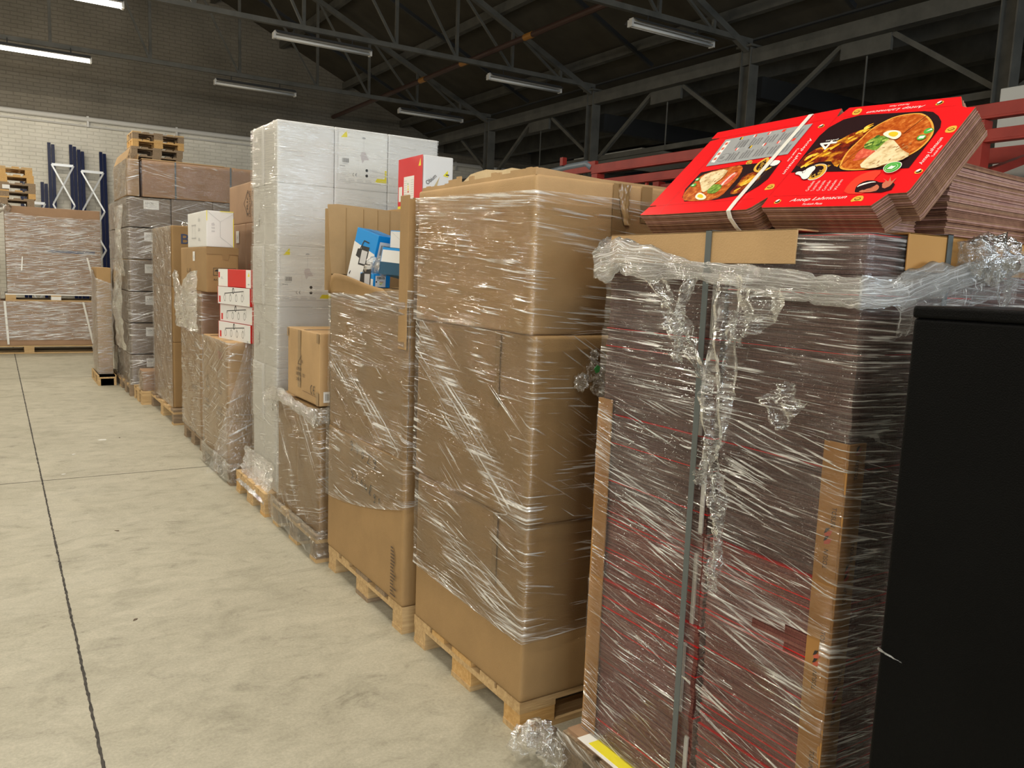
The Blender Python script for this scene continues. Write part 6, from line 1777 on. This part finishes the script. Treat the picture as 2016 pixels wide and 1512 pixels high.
# ------------------------------------------------------------------ untilted stack behind it
def stack_sheets(label, x0, x1, y0, y1, z0, z1, n, seed, sag):
    o = empty('flat_carton_stack', (x0, y0, z0), 0, label, 'carton bundle', 'stacks of flat pizza cartons behind')
    rr = random.Random(seed)
    h = (z1 - z0) / n
    L, W_ = x1 - x0, y1 - y0
    for k in range(n):
        mb = MB()
        m = rr.choice((EDGE_A, EDGE_B, EDGE_C, EDGE_C))
        nx = 8
        j, jy = rr.uniform(-.003, .003), rr.uniform(-.003, .003)
        for i in range(nx):
            xa, xb = L * i / nx, L * (i + 1) / nx
            dz = lambda x: sag * math.sin(x / L * 2.4) * (k / n)
            V0 = [(xa + j, jy, k * h + dz(xa)), (xb + j, jy, k * h + dz(xb)), (xb + j, W_ + jy, k * h + dz(xb)), (xa + j, W_ + jy, k * h + dz(xa))]
            V1 = [(x, y, z + h * .86) for x, y, z in V0]
            mb.poly(V1, RED_GLOSS if k == n - 1 else m); mb.poly(list(reversed(V0)), m)
            mb.poly([V0[0], V0[1], V1[1], V1[0]], m); mb.poly([V0[2], V0[3], V1[3], V1[2]], m)
            if i == 0: mb.poly([V0[3], V0[0], V1[0], V1[3]], m)
            if i == nx - 1: mb.poly([V0[1], V0[2], V1[2], V1[1]], m)
        mb.build('carton_sheet', o)
    return o
stack_sheets('flat cartons piled behind the tilted red bundle, edges facing the camera', 1.775, 2.45, 1.03, 1.46, 1.630, 1.795, 40, 5, -0.012)
stack_sheets('recessed shadowed pile of flat cartons just under the tilted red bundle', 1.655, 1.772, 1.10, 1.50, 1.630, 1.735, 30, 6, 0.0)
clump('film_knot', (2.12, 0.96, 1.64), [((0, 0, 0), 0.035), ((0.03, 0, 0.03), 0.03)], FILM_LOOSE, 'shiny film tuft at the picture edge beside the piled flat cartons', 'film knot', seed=18)

# ================================================================== BLACK CABINET
CAB = mottled('black powder coat', (0.0022, 0.0022, 0.0022), (0.0035, 0.0035, 0.0035), rough=0.38, scale=3.0, bump=0.35, bscale=420.0, spec=0.08)
o = empty('steel_cabinet', (1.283, 0.782, 0), math.radians(11), 'plain black powder-coated steel cabinet standing beside the pizza pallet', 'cabinet')
b = MB(); b.box((0, -0.62, 0.06), (0.42, 0, 1.460), CAB); bevel_mod(b.build('cabinet_body', o), 0.006, 3)
b = MB(); b.box((-0.002, -0.622, 1.460), (0.422, 0.002, 1.480), CAB); bevel_mod(b.build('top_panel', o), 0.005, 3)
b = MB(); b.box((0.015, -0.60, 0.0), (0.40, -0.015, 0.06), CAB); b.build('plinth', o)
b = MB(); b.box((0.01, -0.64, 0.08), (0.41, -0.62, 1.44), CAB); d_ = b.build('door', o); bevel_mod(d_, 0.003)
b = MB(); b.tube([(0.36, -0.66, 0.75), (0.36, -0.66, 0.95)], 0.008, STEEL, n=8); b.box((0.355, -0.66, 0.76), (0.365, -0.64, 0.775), STEEL); b.box((0.355, -0.66, 0.925), (0.365, -0.64, 0.94), STEEL); b.build('handle', d_)
loose_sheet('film_scrap', lambda u, v: (1.2815 - 0.002 * math.sin(u * 5), 0.784 - 0.045 * u, 0.88 - 0.006 * u + 0.006 * v * (1 - u)), 12, 3, FILM_ROPE, None, amp=0.003, seed=21, dense=lambda u, v: 0.7, label='tiny shred of film clinging to the edge of the black cabinet', cat='film scrap')

# ================================================================== RED RACK BEHIND THE ROW
o = empty('storage_rack', (5.0, 0, 0), 0, 'red painted steel rack running behind the row under the dark roof', 'rack')
for z0_, z1_ in ((2.535, 2.622), (2.40, 2.475)):
    b = MB(); b.box((-0.03, 0.4, z0_), (0.03, 6.49, z1_), RED_STEEL); b.box((-0.035, 0.4, z0_), (-0.03, 6.49, z0_ + 0.015), RED_STEEL); bevel_mod(b.build('beam', o), 0.006)
for y in (0.5, 2.75, 5.0, 6.42):
    b = MB(); b.box((-0.045, y - 0.045, 0), (0.045, y + 0.045, 2.53), RED_STEEL); b.build('upright', o)
    b = MB(); b.box((0.75, y - 0.045, 0), (0.84, y + 0.045, 2.53), RED_STEEL); b.build('upright', o)
    b = MB(); b.bar((0.0, y, 2.2), (0.8, y, 2.45), 0.05, 0.05, RED_STEEL); b.build('brace', o)
b = MB(); b.box((0.765, 0.4, 2.40), (0.825, 6.49, 2.50), RED_STEEL); b.build('beam', o)
for k in range(12):
    y = 0.9 + k * 0.48
    b = MB(); b.box((-0.012, y - 0.012, 2.05), (0.012, y + 0.012, 2.40), RED_STEEL); b.build('bar', o)
b = MB(); b.box((-0.02, 0.4, 2.02), (0.02, 6.49, 2.06), RED_STEEL); b.build('rail', o)
b = MB(); b.box((-0.05, 6.95, 2.66), (0.0, 7.0, 2.74), RED_STEEL); b.build('end_stub', o)
b = MB(); b.box((-0.02, 6.45, 2.56), (0.02, 7.0, 2.66), RED_STEEL); b.build('end_bracket', o)
b = MB(); b.tube([(0.0, 6.52, 2.60), (0.0, 6.6, 2.645), (0.0, 6.9, 2.64), (0.0, 8.3, 2.55)], 0.035, plain('blue grey steel', (0.16, 0.19, 0.22), 0.4), n=10)
b.build('grey_tube', o, smooth=True, label='blue grey rounded tube end')
o = empty('tall_cabinet', (6.15, 2.55, 0), 0, 'tall grey-white cabinet standing behind the red rack at the picture edge', 'cabinet')
GREYW = plain('grey white panel', (0.50, 0.50, 0.47), 0.5)
b = MB(); b.box((0, -0.7, 0.08), (0.6, 0.72, 2.98), GREYW); bevel_mod(b.build('cabinet_body', o), 0.006)
b = MB(); b.box((-0.012, -0.69, 0.1), (0, 0.0, 2.86), GREYW); b.build('door', o)
b = MB(); b.box((-0.012, 0.01, 0.1), (0, 0.71, 2.86), GREYW); b.build('door', o)
b = MB(); b.box((0.02, -0.68, 0), (0.58, 0.70, 0.08), STEEL_DARK); b.build('plinth', o)
